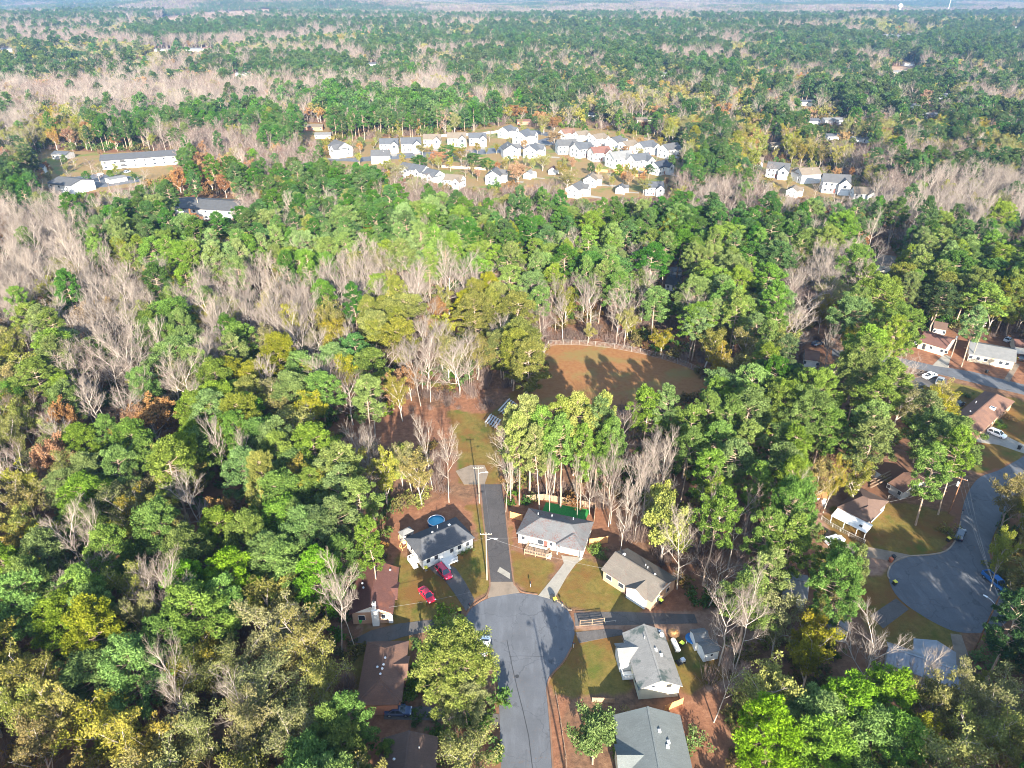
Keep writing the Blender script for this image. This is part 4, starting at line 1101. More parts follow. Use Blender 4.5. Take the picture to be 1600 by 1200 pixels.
    if style == 'suv':
        for s in (-1, 1): part('roof_rail', MB().bar((x1 + .1, s * wt * .85, zt + .05), (x2 - .1, s * wt * .85, zt + .05), .05), M['dark'], o)
    return o
vehicle('bright red sedan parked on the shaded lawn', (657, 921), (677.5, 944), 'sedan', (.52, .008, .035))
vehicle('dark red SUV on the driveway by the white porch', (684, 886.5), (703, 907), 'suv', (.42, .012, .045), 'suv')
vehicle('dark blue sedan with a pale roof beside the brown cross-hipped roof', (601, 1114), (644, 1114), 'sedan', (.035, .06, .13))
vehicle('white SUV parked by the low brick house with skylight', (1543, 675), (1570, 686), 'suv', (.75, .76, .78), 'suv')
vehicle('silver hatchback at the end of the rutted dirt driveway', (1290, 851), (1316, 844), 'suv', (.52, .54, .57), 'suv')
vehicle('dark navy SUV standing at the neck of the second turning circle', (1495, 848), (1503, 829), 'suv', (.02, .03, .055), 'suv')
vehicle('bright blue pickup truck at the edge of the second turning circle', (1541, 901), (1566, 923), 'pickup', (.01, .12, .36), 'pickup')
vehicle('white sedan parked on the red clay yard', (1540, 561), (1551, 573), 'sedan', (.76, .77, .78))
vehicle('white pickup on the shaded apron by the grey-roofed house', (1446, 592), (1458, 588), 'pickup', (.72, .73, .75), 'pickup')
vehicle('grey pickup beside the white one on the shaded apron', (1465, 604), (1470, 592), 'pickup', (.2, .22, .25), 'pickup')
vehicle('dark SUV by the long tan house at the photo edge', (1592, 568), (1602, 556), 'suv', (.03, .033, .04), 'suv')
vehicle('silver car in shade in front of the rust-roofed white shed', (1570, 535), (1581, 531), 'sedan', (.5, .52, .55))
vehicle('black car in the shadow behind the low brick house with skylight', (1489, 640), (1506, 628), 'sedan', (.015, .016, .02))
vehicle('dark blue car in the shade above the small white walled house', (1270, 541), (1282, 537), 'sedan', (.03, .05, .09))
vehicle('red hatchback among the thin trunks behind the field fence', (968, 518), (972, 508), 'suv', (.55, .008, .02), 'suv')
vehicle('white sedan half hidden under the big olive pine by the street', (756, 1022), (759, 1003), 'sedan', (.74, .75, .77))
vehicle('white car parked in the apartment lot', (154, 275), (160, 273), 'sedan', (.74, .75, .77))
vehicle('grey car parked in the apartment lot near the low carport', (196, 271), (203, 269), 'suv', (.4, .42, .45), 'suv')
vehicle('dark car parked at the near side of the apartment lot', (135, 283), (143, 281), 'sedan', (.05, .05, .06))

# ------------------------------------------------------------------ utility poles and cables
M['pole'] = plain('weathered_pole', (.21, .18, .15), .9, var=.15)
M['brown_pole'] = plain('creosote_pole', (.17, .085, .045), .9, var=.2)
M['cable'] = plain('cable', (.14, .14, .145), .6)
M['porcelain'] = plain('insulator', (.6, .6, .6), .3)
POLES = {}
def pole(key, label, base, top, mat='pole', arm=2.4, az=0.0, light=False, transformer=False, arms=1):
    b = P(*base)
    # height from where the top projects
    lo, hi = 3.0, 22.0
    for _ in range(40):
        mid = (lo + hi) / 2
        if pix(b.x, b.y, mid)[1] > top[1]: lo = mid
        else: hi = mid
    Ht = min(max(lo, 6.5), 16)
    o = thing('utility_pole', label, 'utility pole', (b.x, b.y, 0), az)
    part('pole', MB().tube([(0, 0, -.3), (0, 0, Ht)], [.17, .11], 10), M[mat], o)
    for k in range(arms):
        z = Ht - .35 - k * .9
        if arm:
            a = part('crossarm', MB().box(-arm / 2, arm / 2, -.19, -.09, z - .07, z + .07), M[mat], o)
            for x in (-arm / 2 + .12, -arm / 4, arm / 4, arm / 2 - .12): part('insulator', MB().tube([(x, -.14, z + .07), (x, -.14, z + .27)], [.05, .035], 6), M['porcelain'], a)
    if light:
        l = part('lamp_arm', MB().tube([(.1, 0, Ht - 2.0), (1.0, -.1, Ht - 1.6), (1.7, -.15, Ht - 1.6)], .04, 6), M['vent'], o)
        part('lamp_head', MB().loft([[(1.6, -.3, Ht - 1.66), (1.6, 0, Ht - 1.66), (1.6, 0, Ht - 1.52), (1.6, -.3, Ht - 1.52)], [(2.3, -.25, Ht - 1.68), (2.3, -.05, Ht - 1.68), (2.3, -.05, Ht - 1.56), (2.3, -.25, Ht - 1.56)]]), M['vent'], l)
    if transformer: part('transformer', MB().tube([(-.38, .1, Ht - 2.6), (-.38, .1, Ht - 1.5)], [.27, .27], 12), M['trim'], o)
    POLES[key] = (b.x, b.y, Ht, az)
pole('a', 'pale utility pole with crossarm at the head of the asphalt lane', (749, 786), (746, 729), az=.05, light=True)
pole('b', 'pale utility pole with crossarm and lamp beside the lane, nearer the turning circle', (761, 906), (762, 832), az=.05, light=True)
pole('c', 'red-brown utility pole with a white transformer beside the second street', (1482, 803), (1497, 746), 'brown_pole', az=-.6, transformer=True)
pole('d', 'dark leaning-looking utility pole with lamp at the edge of the second turning circle', (1522, 1018), (1551, 932), 'brown_pole', arm=0, az=2.2, light=True)
pole('e', 'utility pole with transformer by the pale peach house driveway', (1486, 558), (1496, 519), az=.3, transformer=True)
pole('f', 'tall pale utility pole with three crossarms on the red clay yard', (1517, 565), (1541, 500), az=.3, arms=3, arm=1.6)
pole('g', 'short utility pole beyond the small house in the tan apartment yard', (98, 262), (95, 240), az=.2)
o = thing('utility_pole', 'tall lamp pole below the photo whose long thin shadow crosses the street', 'utility pole', (11.0, 50.0, 0), 0)
part('pole', MB().tube([(0, 0, -.3), (0, 0, 19.2)], [.2, .12], 10), M['pole'], o)
part('lamp_arm', MB().tube([(.1, 0, 18.3), (-.9, 0, 18.8)], .06, 6), M['vent'], o)
part('lamp_head', MB().box(-1.5, -.8, -.25, .25, 18.7, 18.9), M['vent'], o)
OFF = {'h': (4.5, 70.0, 10.5), 'i': (96.0, 150.0, 10.5), 'j': (100.0, 170.0, 10.0), 'k': (112, 190, 10)}
def pt(key, off=0.0):
    if key in POLES:
        x, y, z, az = POLES[key]; return Vector((x + off * math.cos(az), y + off * math.sin(az) - .14, z - .1))
    return Vector(OFF[key]) + Vector((off, 0, 0))
def cable(label, a, b, sag=.9, r=.018):
    pts = [a.lerp(b, t) - Vector((0, 0, sag * 4 * t * (1 - t))) for t in np.linspace(0, 1, 13)]
    mb = MB().tube(pts, r, 4, False)
    tag(link('overhead_cable', mb.mesh('overhead_cable', M['cable'])), label, 'cable', 'overhead cables')
for i, s in enumerate((-1.0, 0, 1.0)):
    nm = ('outer', 'middle', 'inner')[i]
    cable(nm + ' line strung between the two pale poles along the lane', pt('a', s), pt('b', s))
    cable(nm + ' line from the transformer pole along the second street', pt('c', s), pt('i', s * 1.2), 1.2)
    cable(nm + ' line from the transformer pole down to the dark pole', pt('c', s), pt('d', 0) + Vector((0, 0, -.2 * i)), 1.0)
roof_pt = lambda H_, x, y, z: H_.o.matrix_basis @ Vector((x, y, z))
cable('service drop from the lane pole to the charcoal roof', pt('b') - Vector((0, 0, 1)), Vector((HOUSE_A.o.location.x, HOUSE_A.o.location.y, 0)) + Vector((1, -3, 3.2)), .4, .018)
cable('service drop from the lane pole to the leaf-strewn roof', pt('b') - Vector((0, 0, 1)), HOUSE_B.o.location + Vector((-6, -3, 3.2)), .5, .018)
cable('service drop crossing the lawn to the taupe roof', pt('b') - Vector((0, 0, .8)), P(944, 888, 3.3), .8, .018)
cable('service drop over the lower drive to the red-brown roof', P(600, 950, 3.6), P(736, 925, 5.0), .3, .02)
cable('line from the peach driveway pole to the tall three-arm pole', pt('e'), pt('f'), .3)
cable('line from the peach driveway pole to the pale peach house', pt('e') - Vector((0, 0, 1)), P(1470, 533, 3.5), .3, .018)
cable('service drop from the transformer pole to the umber hip roof', pt('c') - Vector((0, 0, 1)), P(1385, 785, 3.2), .5, .018)
cable('line from the transformer pole to the ruined house', pt('c') - Vector((0, 0, 1.5)), P(1430, 745, 3.2), .4, .018)

# ------------------------------------------------------------------ fences
def fence_posts(name, label, px, h, mat, step=2.5, rails=(0.3, .95), mesh=None, w=.1, board=None, cat='fence', h0=0.0):
    pts = [P(*p) for p in px]
    c = sum(pts, Vector()) / len(pts)
    o = thing(name, label, cat, (c.x, c.y, 0))
    dense = []
    for i in range(len(pts) - 1):
        n = max(1, round((pts[i + 1] - pts[i]).length / step))
        for k in range(n): dense.append(pts[i].lerp(pts[i + 1], k / n) - c)
    dense.append(pts[-1] - c)
    pm = None
    for p in dense:
        q = link('post', None if pm is None else pm, o, (p.x, p.y, 0)) if pm else None
        if q is None:
            mb = MB().box(-w / 2, w / 2, -w / 2, w / 2, -.2, h * 1.04); pm = mb.mesh('post', mat); q = link('post', pm, o, (p.x, p.y, 0))
    for f in rails:
        mb = MB()
        for a, b in zip(dense[:-1], dense[1:]): mb.bar((a.x, a.y, h * f), (b.x, b.y, h * f), w * .6)
        part('rail', mb, mat, o)
    if mesh:
        mb = MB()
        for a, b in zip(dense[:-1], dense[1:]):
            n = max(2, int((b - a).length / mesh[1])); hz = h * .97
            for k in range(n):
                for s in (0, 1):
                    p0 = a.lerp(b, k / n); p1 = a.lerp(b, min(1, (k + hz / mesh[1] * .9) / n)) if False else a.lerp(b, (k + 1) / n)
                    z0, z1 = (.05, hz) if s == 0 else (hz, .05)
                    mb.bar((p0.x, p0.y, z0), (p1.x, p1.y, z1), mesh[2])
            m2 = int(hz / mesh[1])
            for k in range(1, m2): mb.bar((a.x, a.y, hz * k / m2), (b.x, b.y, hz * k / m2), mesh[2])
        part('wire_mesh', mb, mesh[0], o)['kind'] = 'stuff'
    if board:
        bm = None; bw = board[0]
        for a, b in zip(dense[:-1], dense[1:]):
            L = (b - a).length; n = max(1, round(L / bw)); ang = math.atan2((b - a).y, (b - a).x)
            if bm is None:
                bm = MB().box(.01, L / n - .015, -.02, .02, .05, h).mesh('board', board[1])
            for k in range(n):
                p = a.lerp(b, k / n); q = link('board', bm, o, (p.x, p.y, random.uniform(-.04, .03)), ang)
    return o
M['chain'] = plain('galvanised_wire', (.25, .225, .20), .5, .4, .2)
fence_posts('ball_field_fence', 'pale chain-link fence curving round the red ball field', [(812, 640), (833, 592), (846, 560), (857, 540), (880, 538.5), (905, 539), (930, 541), (960, 544.5), (1000, 552), (1035, 561), (1070, 572), (1100, 586), (1132, 604)], 1.9, M['chain'], 3.0, (.03, .99), (M['chain'], .4, .022), .09)
fence_posts('mesh_fence', 'low fence of dark wire mesh and wooden rail by the shaded driveway', [(906, 978), (925, 976.5), (944, 974)], 1.5, M['wood'], 2.2, (.05, .5, .98), (M['dark'], .22, .06), .12)
fence_posts('rail_fence', 'low grey timber rail continuing from the mesh fence along the drive', [(946, 974), (962, 972)], .5, M['grey_wood'], 2.0, (.9,), None, .12)
fence_posts('board_fence', 'new orange board fence on the lane side of the leaf-strewn roof', [(797, 809), (816, 814)], 1.9, M['orange_wood'], 2.4, (.2, .85), None, .12, (.6, M['orange_wood']))
fence_posts('board_fence', 'new orange board fence between the leaf-strewn roof and the bare trees', [(921, 852), (949, 848)], 1.9, M['orange_wood'], 2.4, (.2, .85), None, .12, (.6, M['orange_wood']))
fence_posts('board_fence', 'dark weathered board fence behind the artificial turf', [(822, 783), (850, 781), (930, 795), (928, 815)], 1.8, M['wood'], 2.4, (.2, .85), None, .12, (.8, M['wood']))
fence_posts('board_fence', 'short orange-tan board fence between the stained roof and the green-grey roof', [(1038, 1112), (1066, 1100)], 1.6, M['orange_wood'], 2.2, (.2, .85), None, .12, (.6, M['orange_wood']))
fence_posts('board_fence', 'shadowed timber fence across the yard above the green-grey roof', [(925, 1097), (960, 1098)], 1.2, M['wood'], 2.4, (.2, .85), None, .1, (.8, M['wood']))
fence_posts('wire_fence', 'sagging wire fence along the lean-to porch', [(1283, 812), (1300, 824), (1325, 838), (1350, 850)], 1.2, M['grey_wood'], 2.6, (.98,), (M['chain'], .4, .03), .1)
fence_posts('wire_fence', 'pale wire fence behind the umber hip roof', [(1387, 780), (1410, 777), (1434, 774)], 1.2, M['chain'], 2.6, (.98,), (M['chain'], .4, .03), .1)
fence_posts('rail_fence', 'rusty rail fence along the leaf-strewn kerb of the street', [(868, 1085), (876, 1130), (884, 1185), (888, 1240)], .9, M['wood'], 2.5, (.5, .95), None, .1)
fence_posts('board_fence', 'long tan privacy fence between the white houses', [(930, 268), (955, 270), (972, 272), (1000, 277), (1012, 268), (980, 262), (955, 270)], 1.8, M['orange_wood'], 6, (.2, .85), None, .12, (6.0, M['orange_wood']))
fence_posts('board_fence', 'pinkish privacy fence along the back of the front row of white houses', [(690, 262), (720, 264), (755, 266)], 1.8, M['orange_wood'], 6, (.2, .85), None, .12, (6.0, M['redwood'] if 'redwood' in M else M['tan_wall']))
fence_posts('board_fence', 'white privacy fence behind the back row of white houses', [(690, 214), (740, 212), (790, 206)], 1.8, M['trim'], 8, (.2, .85), None, .12, (8.0, M['trim']))

# ------------------------------------------------------------------ yard things
M['yellow'] = plain('yellow_plastic', (.58, .50, .05), .6); M['lime'] = plain('lime_plastic', (.40, .55, .06), .6)
M['binbody'] = plain('black_plastic', (.025, .027, .03), .6); M['green_bin'] = plain('green_plastic', (.06, .42, .07), .6); M['orange_bin'] = plain('brown_orange_plastic', (.33, .10, .05), .6)
M['blue'] = plain('blue_vinyl', (.03, .38, .58), .45); M['deep_blue'] = plain('blue_tarpaulin', (.015, .10, .26), .5)
def bin_(label, x, y, lid, body='binbody', rz=0.3):
    p = P(x, y); o = thing('wheelie_bin', label, 'bin', (p.x, p.y, .03 if p.y < 640 else 0), rz)
    part('body', MB().loft([[(-.26, -.28, .08), (.26, -.28, .08), (.26, .28, .08), (-.26, .28, .08)], [(-.34, -.36, 1.0), (.34, -.36, 1.0), (.34, .36, 1.0), (-.34, .36, 1.0)]]), M[body], o)
    part('lid', MB().loft([[(-.37, -.42, 1.0), (.37, -.42, 1.0), (.37, .40, 1.0), (-.37, .40, 1.0)], [(-.33, -.36, 1.1), (.33, -.36, 1.1), (.33, .34, 1.14), (-.33, .34, 1.14)]]), M[lid], o)
    for s in (-1, 1): part('wheel', MB().tube([(s * .25 - .04, .32, .11), (s * .25 + .04, .32, .11)], .11, 8), M['tyre'], o)
    part('handle', MB().bar((-.25, .42, 1.0), (.25, .42, 1.0), .05), M[body], o)
bin_('black bin with a yellow lid at the corner of the white house', 666, 892, 'yellow')
bin_('black bin with a yellow lid on the kerb by the concrete driveway', 867, 941, 'yellow')
bin_('plain black bin on the kerb next to the yellow-lidded one', 863, 936, 'binbody', rz=.9)
bin_('black bin with a lime lid at the corner of the taupe roofed house', 1032, 943, 'lime', rz=.8)
bin_('black bin with a lime lid on the grass behind the stained roof', 1065, 1010, 'lime', rz=.7)
bin_('bright green bin against the gable of the red-brown roofed house', 564, 973, 'green_bin', 'green_bin')
bin_('yellow-lidded bin on the edge of the second turning circle', 1397, 914, 'yellow')
bin_('orange-brown bin on the verge above the second turning circle', 1391, 878, 'orange_bin', 'orange_bin')
bin_('black bin beside the orange-brown bin', 1395, 874, 'binbody')
bin_('yellow-lidded bin at the corner near the dark navy SUV', 1481, 846, 'yellow')
bin_('lime-lidded bin beside the white house with the dark grey roof', 1454, 618, 'lime')
bin_('black bin at the roadside opposite the big spreading pine', 1592, 702, 'binbody')
bin_('lime-lidded bin in shade below the ribbed metal roof', 1526, 1049, 'lime')
bin_('bin with a yellow lid peeping over the big olive pine', 718, 958, 'yellow')
bin_('black bin casting a long shadow on the red clay yard', 1541, 583, 'binbody')

def mailbox(label, x, y, rz=0.0):
    p = P(x, y); o = thing('mailbox', label, 'mailbox', (p.x, p.y, .0), rz)
    part('post', MB().box(-.06, .06, -.06, .06, -.1, 1.05), M['grey_wood'], o)
    part('box', MB().loft([[(-.12, y_, 1.05), (.12, y_, 1.05), (.13, y_, 1.2), (.07, y_, 1.3), (-.07, y_, 1.3), (-.13, y_, 1.2)] for y_ in (-.28, .28)]), M['dark'], o)
    part('flag', MB().box(.13, .16, -.05, .2, 1.2, 1.32), M['tail'], o)
mailbox('dark mailbox on a post beside the concrete driveway', 829, 917)
mailbox('dark mailbox by the kerb next to the yellow-lidded bin', 878, 948, .6)
mailbox('white-lit mailbox at the end of the red cars driveway', 733, 951, .5)
mailbox('mailbox on the verge by the large tree shadow', 896, 1012, 1.2)
mailbox('mailbox at the foot of the transformer pole', 1503, 803, -.8)
mailbox('mailbox beside the concrete driveway of the pale peach house', 1481, 575, .3)

# above-ground pool
mm, nt, out = newmat('pool_water'); surf(nt, out, (.02, .27, .42), .08, .6, noise(nt, 2.5, 3, coord(nt)), .3); M['pool_water'] = mm
p = P(682, 819)
o = thing('round_pool', 'round blue above-ground pool behind the charcoal roof', 'pool', (p.x, p.y, 0))
part('pool_wall', MB().tube([(0, 0, 0), (0, 0, 1.1)], 1.95, 28, False), M['deep_blue'], o)
rim = MB()
for k in range(28):
    a, b = 2 * math.pi * k / 28, 2 * math.pi * (k + 1) / 28; rim.bar((1.95 * math.cos(a), 1.95 * math.sin(a), 1.12), (1.95 * math.cos(b), 1.95 * math.sin(b), 1.12), .16, .08)
part('rim', rim, M['vent'], o)
part('water', MB().tube([(0, 0, .1), (0, 0, .8)], 1.9, 28), M['pool_water'], o)
part('ladder', MB().bar((1.9, -.6, 0), (1.7, -.5, 1.5), .07).bar((2.0, -.2, 0), (1.8, -.1, 1.5), .07).bar((1.8, -.55, 1.2), (1.9, -.15, 1.2), .06).bar((1.9, -.58, .7), (1.97, -.18, .7), .06), M['vent'], o)
# blue trampoline cover by the sheds
p = P(1081, 1002)
o = thing('trampoline', 'round trampoline with a deep blue cover beside the grey sheds', 'trampoline', (p.x, p.y, 0))
part('cover', MB().tube([(0, 0, .78), (0, 0, .9)], 1.35, 20), M['deep_blue'], o)
for k in range(4):
    a = k * math.pi / 2 + .4; part('leg', MB().bar((1.25 * math.cos(a), 1.25 * math.sin(a), 0), (1.25 * math.cos(a), 1.25 * math.sin(a), .8), .07), M['vent'], o)
# white propane tank
p = P(1055, 1012)
o = thing('gas_tank', 'white cylindrical gas tank lying behind the stained roof', 'gas tank', (p.x, p.y, 0), math.radians(100))
part('tank', MB().tube([(-1.5, 0, .75), (-1.35, 0, .75), (1.35, 0, .75), (1.5, 0, .75)], [.25, .5, .5, .25], 14), M['trim'], o)
for x in (-.9, .9): part('foot', MB().box(x - .1, x + .1, -.35, .35, 0, .4), M['vent'], o)
part('valve_cover', MB().tube([(0, 0, 1.2), (0, 0, 1.42)], .16, 10), M['vent'], o)
# orange play arch and bench thing near the white house
p = P(631, 856)
o = thing('play_hoop', 'orange ring-shaped climbing hoop beside the charcoal-roofed house', 'climbing frame', (p.x, p.y, 0), .7)
ring = [(1.0 * math.cos(t), 0, 1.05 + 1.0 * math.sin(t)) for t in np.linspace(0, 2 * math.pi, 19)]
part('hoop', MB().tube(ring, .09, 6), M['orange_wood'], o)
for s in (-1, 1): part('support', MB().bar((s * .7, -.6, 0), (s * .7, .1, 1.7), .09), M['orange_wood'], o)
o = thing('play_slide', 'orange wooden slide frame below the open garden shed', 'slide', P(625, 845), -.6)
part('slide_board', MB().add([(-.3, 0, 1.5), (.3, 0, 1.5), (.3, 2.4, .1), (-.3, 2.4, .1), (-.3, 0, 1.4), (.3, 0, 1.4), (.3, 2.4, 0), (-.3, 2.4, 0)], [(0, 1, 2, 3), (7, 6, 5, 4), (0, 4, 5, 1), (1, 5, 6, 2), (2, 6, 7, 3), (3, 7, 4, 0)]), M['orange_wood'], o)
for s in (-1, 1): part('leg', MB().bar((s * .3, 0, 0), (s * .3, 0, 1.5), .09), M['orange_wood'], o)
# garden swing / small items
o = thing('patio_umbrella', 'folded tan patio umbrella with a round table behind the stained roof', 'umbrella', P(1051, 1000), 0)
part('canopy', MB().loft([[(1.2 * math.cos(t), 1.2 * math.sin(t), 1.9) for t in np.linspace(0, 2 * math.pi, 9)[:-1]], [(.08 * math.cos(t), .08 * math.sin(t), 2.5) for t in np.linspace(0, 2 * math.pi, 9)[:-1]]]), M['orange_wood'], o)
part('pole', MB().tube([(0, 0, 0), (0, 0, 2.6)], .04, 6), M['vent'], o)
o = thing('lawn_tractor', 'grey ride-on mower parked by the stained roof corner', 'mower', P(1062, 1036), .4)
part('hood', MB().box(.2, 1.0, -.35, .35, .35, .85), M['vent'], o); part('deck', MB().box(-.6, .4, -.55, .55, .15, .35), M['dark'], o); part('seat', MB().box(-.55, -.05, -.25, .25, .6, .75), M['dark'], o)
for x, r in ((-.5, .28), (.75, .2)):
    for s in (-1, 1): part('wheel', MB().tube([(x, s * .42 - .08, r), (x, s * .42 + .08, r)], r, 10), M['tyre'], o)
# bleachers by the ball field
M['bench'] = plain('dull_aluminium', (.36, .36, .36), .7, .2)
def bleacher(label, x, y, rz, L, n):
    o = thing('bleachers', label, 'bleachers', P(x, y), rz)
    for i in range(n):
        part('seat_plank', MB().box(-L / 2, L / 2, i * .7, i * .7 + .32, .42 + i * .35, .48 + i * .35), M['bench'], o)
        part('foot_plank', MB().box(-L / 2, L / 2, i * .7 + .36, i * .7 + .62, .2 + i * .35, .25 + i * .35), M['bench'], o)
    for x_ in (-L / 2 + .3, 0, L / 2 - .3):
        part('support', MB().bar((x_, 0, 0), (x_, 0, .45), .08).bar((x_, n * .7 - .4, 0), (x_, n * .7 - .4, .42 + (n - 1) * .35), .08).bar((x_, 0, .4), (x_, n * .7 - .4, .38 + (n - 1) * .35), .08), M['bench'], o)
bleacher('silver bleacher with five plank rows nearest the big pine', 779, 664, 1.25, 4.6, 5)
bleacher('silver bleacher against the ball field fence, beyond the nearer one', 799, 641, 1.15, 7.5, 4)
# far water tower and mast
p = P(1403, 27)
o = thing('water_tower', 'white water tower on the far ridge', 'water tower', p)
part('shaft', MB().tube([(0, 0, -5), (0, 0, 36)], [3.2, 2.4], 12), M['trim'], o)
part('tank', MB().loft([[(r * math.cos(t), r * math.sin(t), z) for t in np.linspace(0, 2 * math.pi, 17)[:-1]] for r, z in ((2.4, 34), (7, 38), (9, 43), (7, 48), (2, 51))]), M['trim'], o)
p = P(1481, 18)
o = thing('radio_mast', 'thin pale radio mast on the far right ridge'.replace('far right', 'hazy far'), 'radio mast', p)
part('mast', MB().tube([(0, 0, -5), (0, 0, 110)], [1.3, .8], 6), M['trim'], o)
for k in range(3):
    a = k * 2.1 + .3; part('guy_wire', MB().bar((0, 0, 90), (45 * math.cos(a), 45 * math.sin(a), -4), .12), M['cable'], o)

# ------------------------------------------------------------------ tree prototypes
M['pine'] = leafmat('pine_needles', (.018, .046, .010), (.080, .158, .030), .02, .22, .2)
M['pine_light'] = leafmat('light_pine_needles', (.045, .078, .014), (.175, .250, .055), .025, .2, .18)
M['pine_thick'] = leafmat('thick_pine_needles', (.036, .068, .012), (.158, .236, .046), .024, .2, .18)
M['pine_fresh'] = leafmat('fresh_green_needles', (.045, .095, .012), (.18, .30, .045), .012, .1, .18)
M['pine_pale'] = leafmat('pale_olive_needles', (.07, .095, .018), (.268, .282, .086), .012, .12, .18)
M['leaf_bright'] = leafmat('bright_yellow_green_leaves', (.09, .12, .016), (.31, .33, .05), .012, .12, .18)
M['pine_dark'] = leafmat('dark_pine_needles', (.022, .046, .014), (.078, .125, .036), .03, .28, .28)
M['pine_olive'] = leafmat('olive_pine_needles', (.06, .075, .012), (.235, .235, .04), .015, .15, .28)
M['leaf_olive'] = leafmat('olive_leaves', (.085, .095, .018), (.30, .265, .05), .035, .22)
M['leaf_thin'] = leafmat('tan_green_leaves', (.10, .108, .03), (.27, .25, .085), .025, .18)
M['leaf_rust'] = leafmat('rust_leaves', (.16, .085, .038), (.33, .20, .09), .018, .2)
M['leaf_glossy'] = leafmat('glossy_leaves', (.04, .085, .014), (.17, .25, .05), .01, .1)
M['twig'] = barkmat('grey_twigs', (.165, .135, .115), (.26, .215, .185), .25)
M['twig_pink'] = barkmat('pinkish_twigs', (.115, .082, .070), (.185, .135, .118), .25)
M['bark'] = barkmat('grey_bark', (.23, .195, .165), (.38, .325, .28), .15)
M['bark_pine'] = barkmat('pine_bark', (.22, .155, .11), (.38, .29, .22), .15)
M['bark_dark'] = barkmat('brown_bark', (.14, .10, .075), (.26, .20, .15), .15)
M['brush_leaf'] = leafmat('brush_leaves', (.07, .07, .02), (.20, .15, .05), .06, .3)
M['brush_green'] = leafmat('green_brush', (.03, .07, .012), (.11, .16, .03), .03, .25)

def frames(D):
    up = np.where(np.abs(D[:, 2:3]) < .95, np.array([[0, 0, 1.]]), np.array([[1., 0, 0]]))
    s = np.cross(D, up); s /= np.linalg.norm(s, axis=1, keepdims=True) + 1e-9
    return s, np.cross(s, D)
def tubes(P0, P1, R0, R1, n):
    P0, P1 = np.asarray(P0, float), np.asarray(P1, float)
    D = P1 - P0; D /= np.linalg.norm(D, axis=1, keepdims=True) + 1e-9
    s, u = frames(D); k = len(P0)
    a = np.arange(n) * 2 * np.pi / n
    ring = np.cos(a)[None, :, None] * s[:, None, :] + np.sin(a)[None, :, None] * u[:, None, :]
    V = np.concatenate([P0[:, None] + ring * np.asarray(R0)[:, None, None], P1[:, None] + ring * np.asarray(R1)[:, None, None]], 1).reshape(-1, 3)
    i = np.arange(n); j = (i + 1) % n
    q = np.stack([i, j, j + n, i + n], -1)
    F = (np.arange(k) * 2 * n)[:, None, None] + q[None]
    F = F.reshape(-1, 4)
    return V, np.concatenate([F[:, [0, 1, 2]], F[:, [0, 2, 3]]])
def join(parts):
    V = []; F = []; T = []; n = 0
    for v, f, t in parts:
        V.append(v); F.append(f + n); T.append(np.full(len(v), t) if np.isscalar(t) else t); n += len(v)
    return np.concatenate(V), np.concatenate(F), np.concatenate(T)
def unit(R, n):
    d = R.normal(size=(n, 3)); return d / np.linalg.norm(d, axis=1, keepdims=True)
def leaves(R, C, rad, n, ln, wd, flat=.75, tint=None, out=.6):
    """n leaf blades round each clump centre C (k,3)"""
    k = len(C); rad = np.broadcast_to(np.asarray(rad, float), (k,))
    d = unit(R, k * n); r = R.random(k * n) ** .45
    c = np.repeat(C, n, 0) + d * (r * np.repeat(rad, n))[:, None] * np.array([1, 1, flat])
    ax = d * out + unit(R, k * n) * (1 - out * .5); ax[:, 2] += .25
    ax /= np.linalg.norm(ax, axis=1, keepdims=True)
    sd = np.cross(ax, unit(R, k * n)); sd /= np.linalg.norm(sd, axis=1, keepdims=True) + 1e-9
    L = ln * (.7 + .6 * R.random(k * n))[:, None]; Wd = wd * (.7 + .6 * R.random(k * n))[:, None]
    V = np.stack([c - ax * L * .45 - sd * Wd * .5, c - ax * L * .3 + sd * Wd * .5, c + ax * L * .55], 1).reshape(-1, 3)
    F = np.arange(k * n * 3).reshape(-1, 3)
    tc = np.clip((R.random(k) * .55 + .2) if tint is None else tint, 0, 1)
    T = np.clip(np.repeat(tc, n) + R.normal(size=k * n) * .18, 0, 1)
    return V, F, np.repeat(T, 3)

def trunk_path(R, H, wob, n=7):
    z = np.linspace(0, H, n); p = np.zeros((n, 3)); p[:, 2] = z
    p[1:, 0] = np.cumsum(R.normal(size=n - 1)) * wob; p[1:, 1] = np.cumsum(R.normal(size=n - 1)) * wob
    return p
def along(path, t):
    t = np.clip(np.asarray(t), 0, 1) * (len(path) - 1); i = np.minimum(t.astype(int), len(path) - 2); f = (t - i)[:, None]
    return path[i] * (1 - f) + path[i + 1] * f

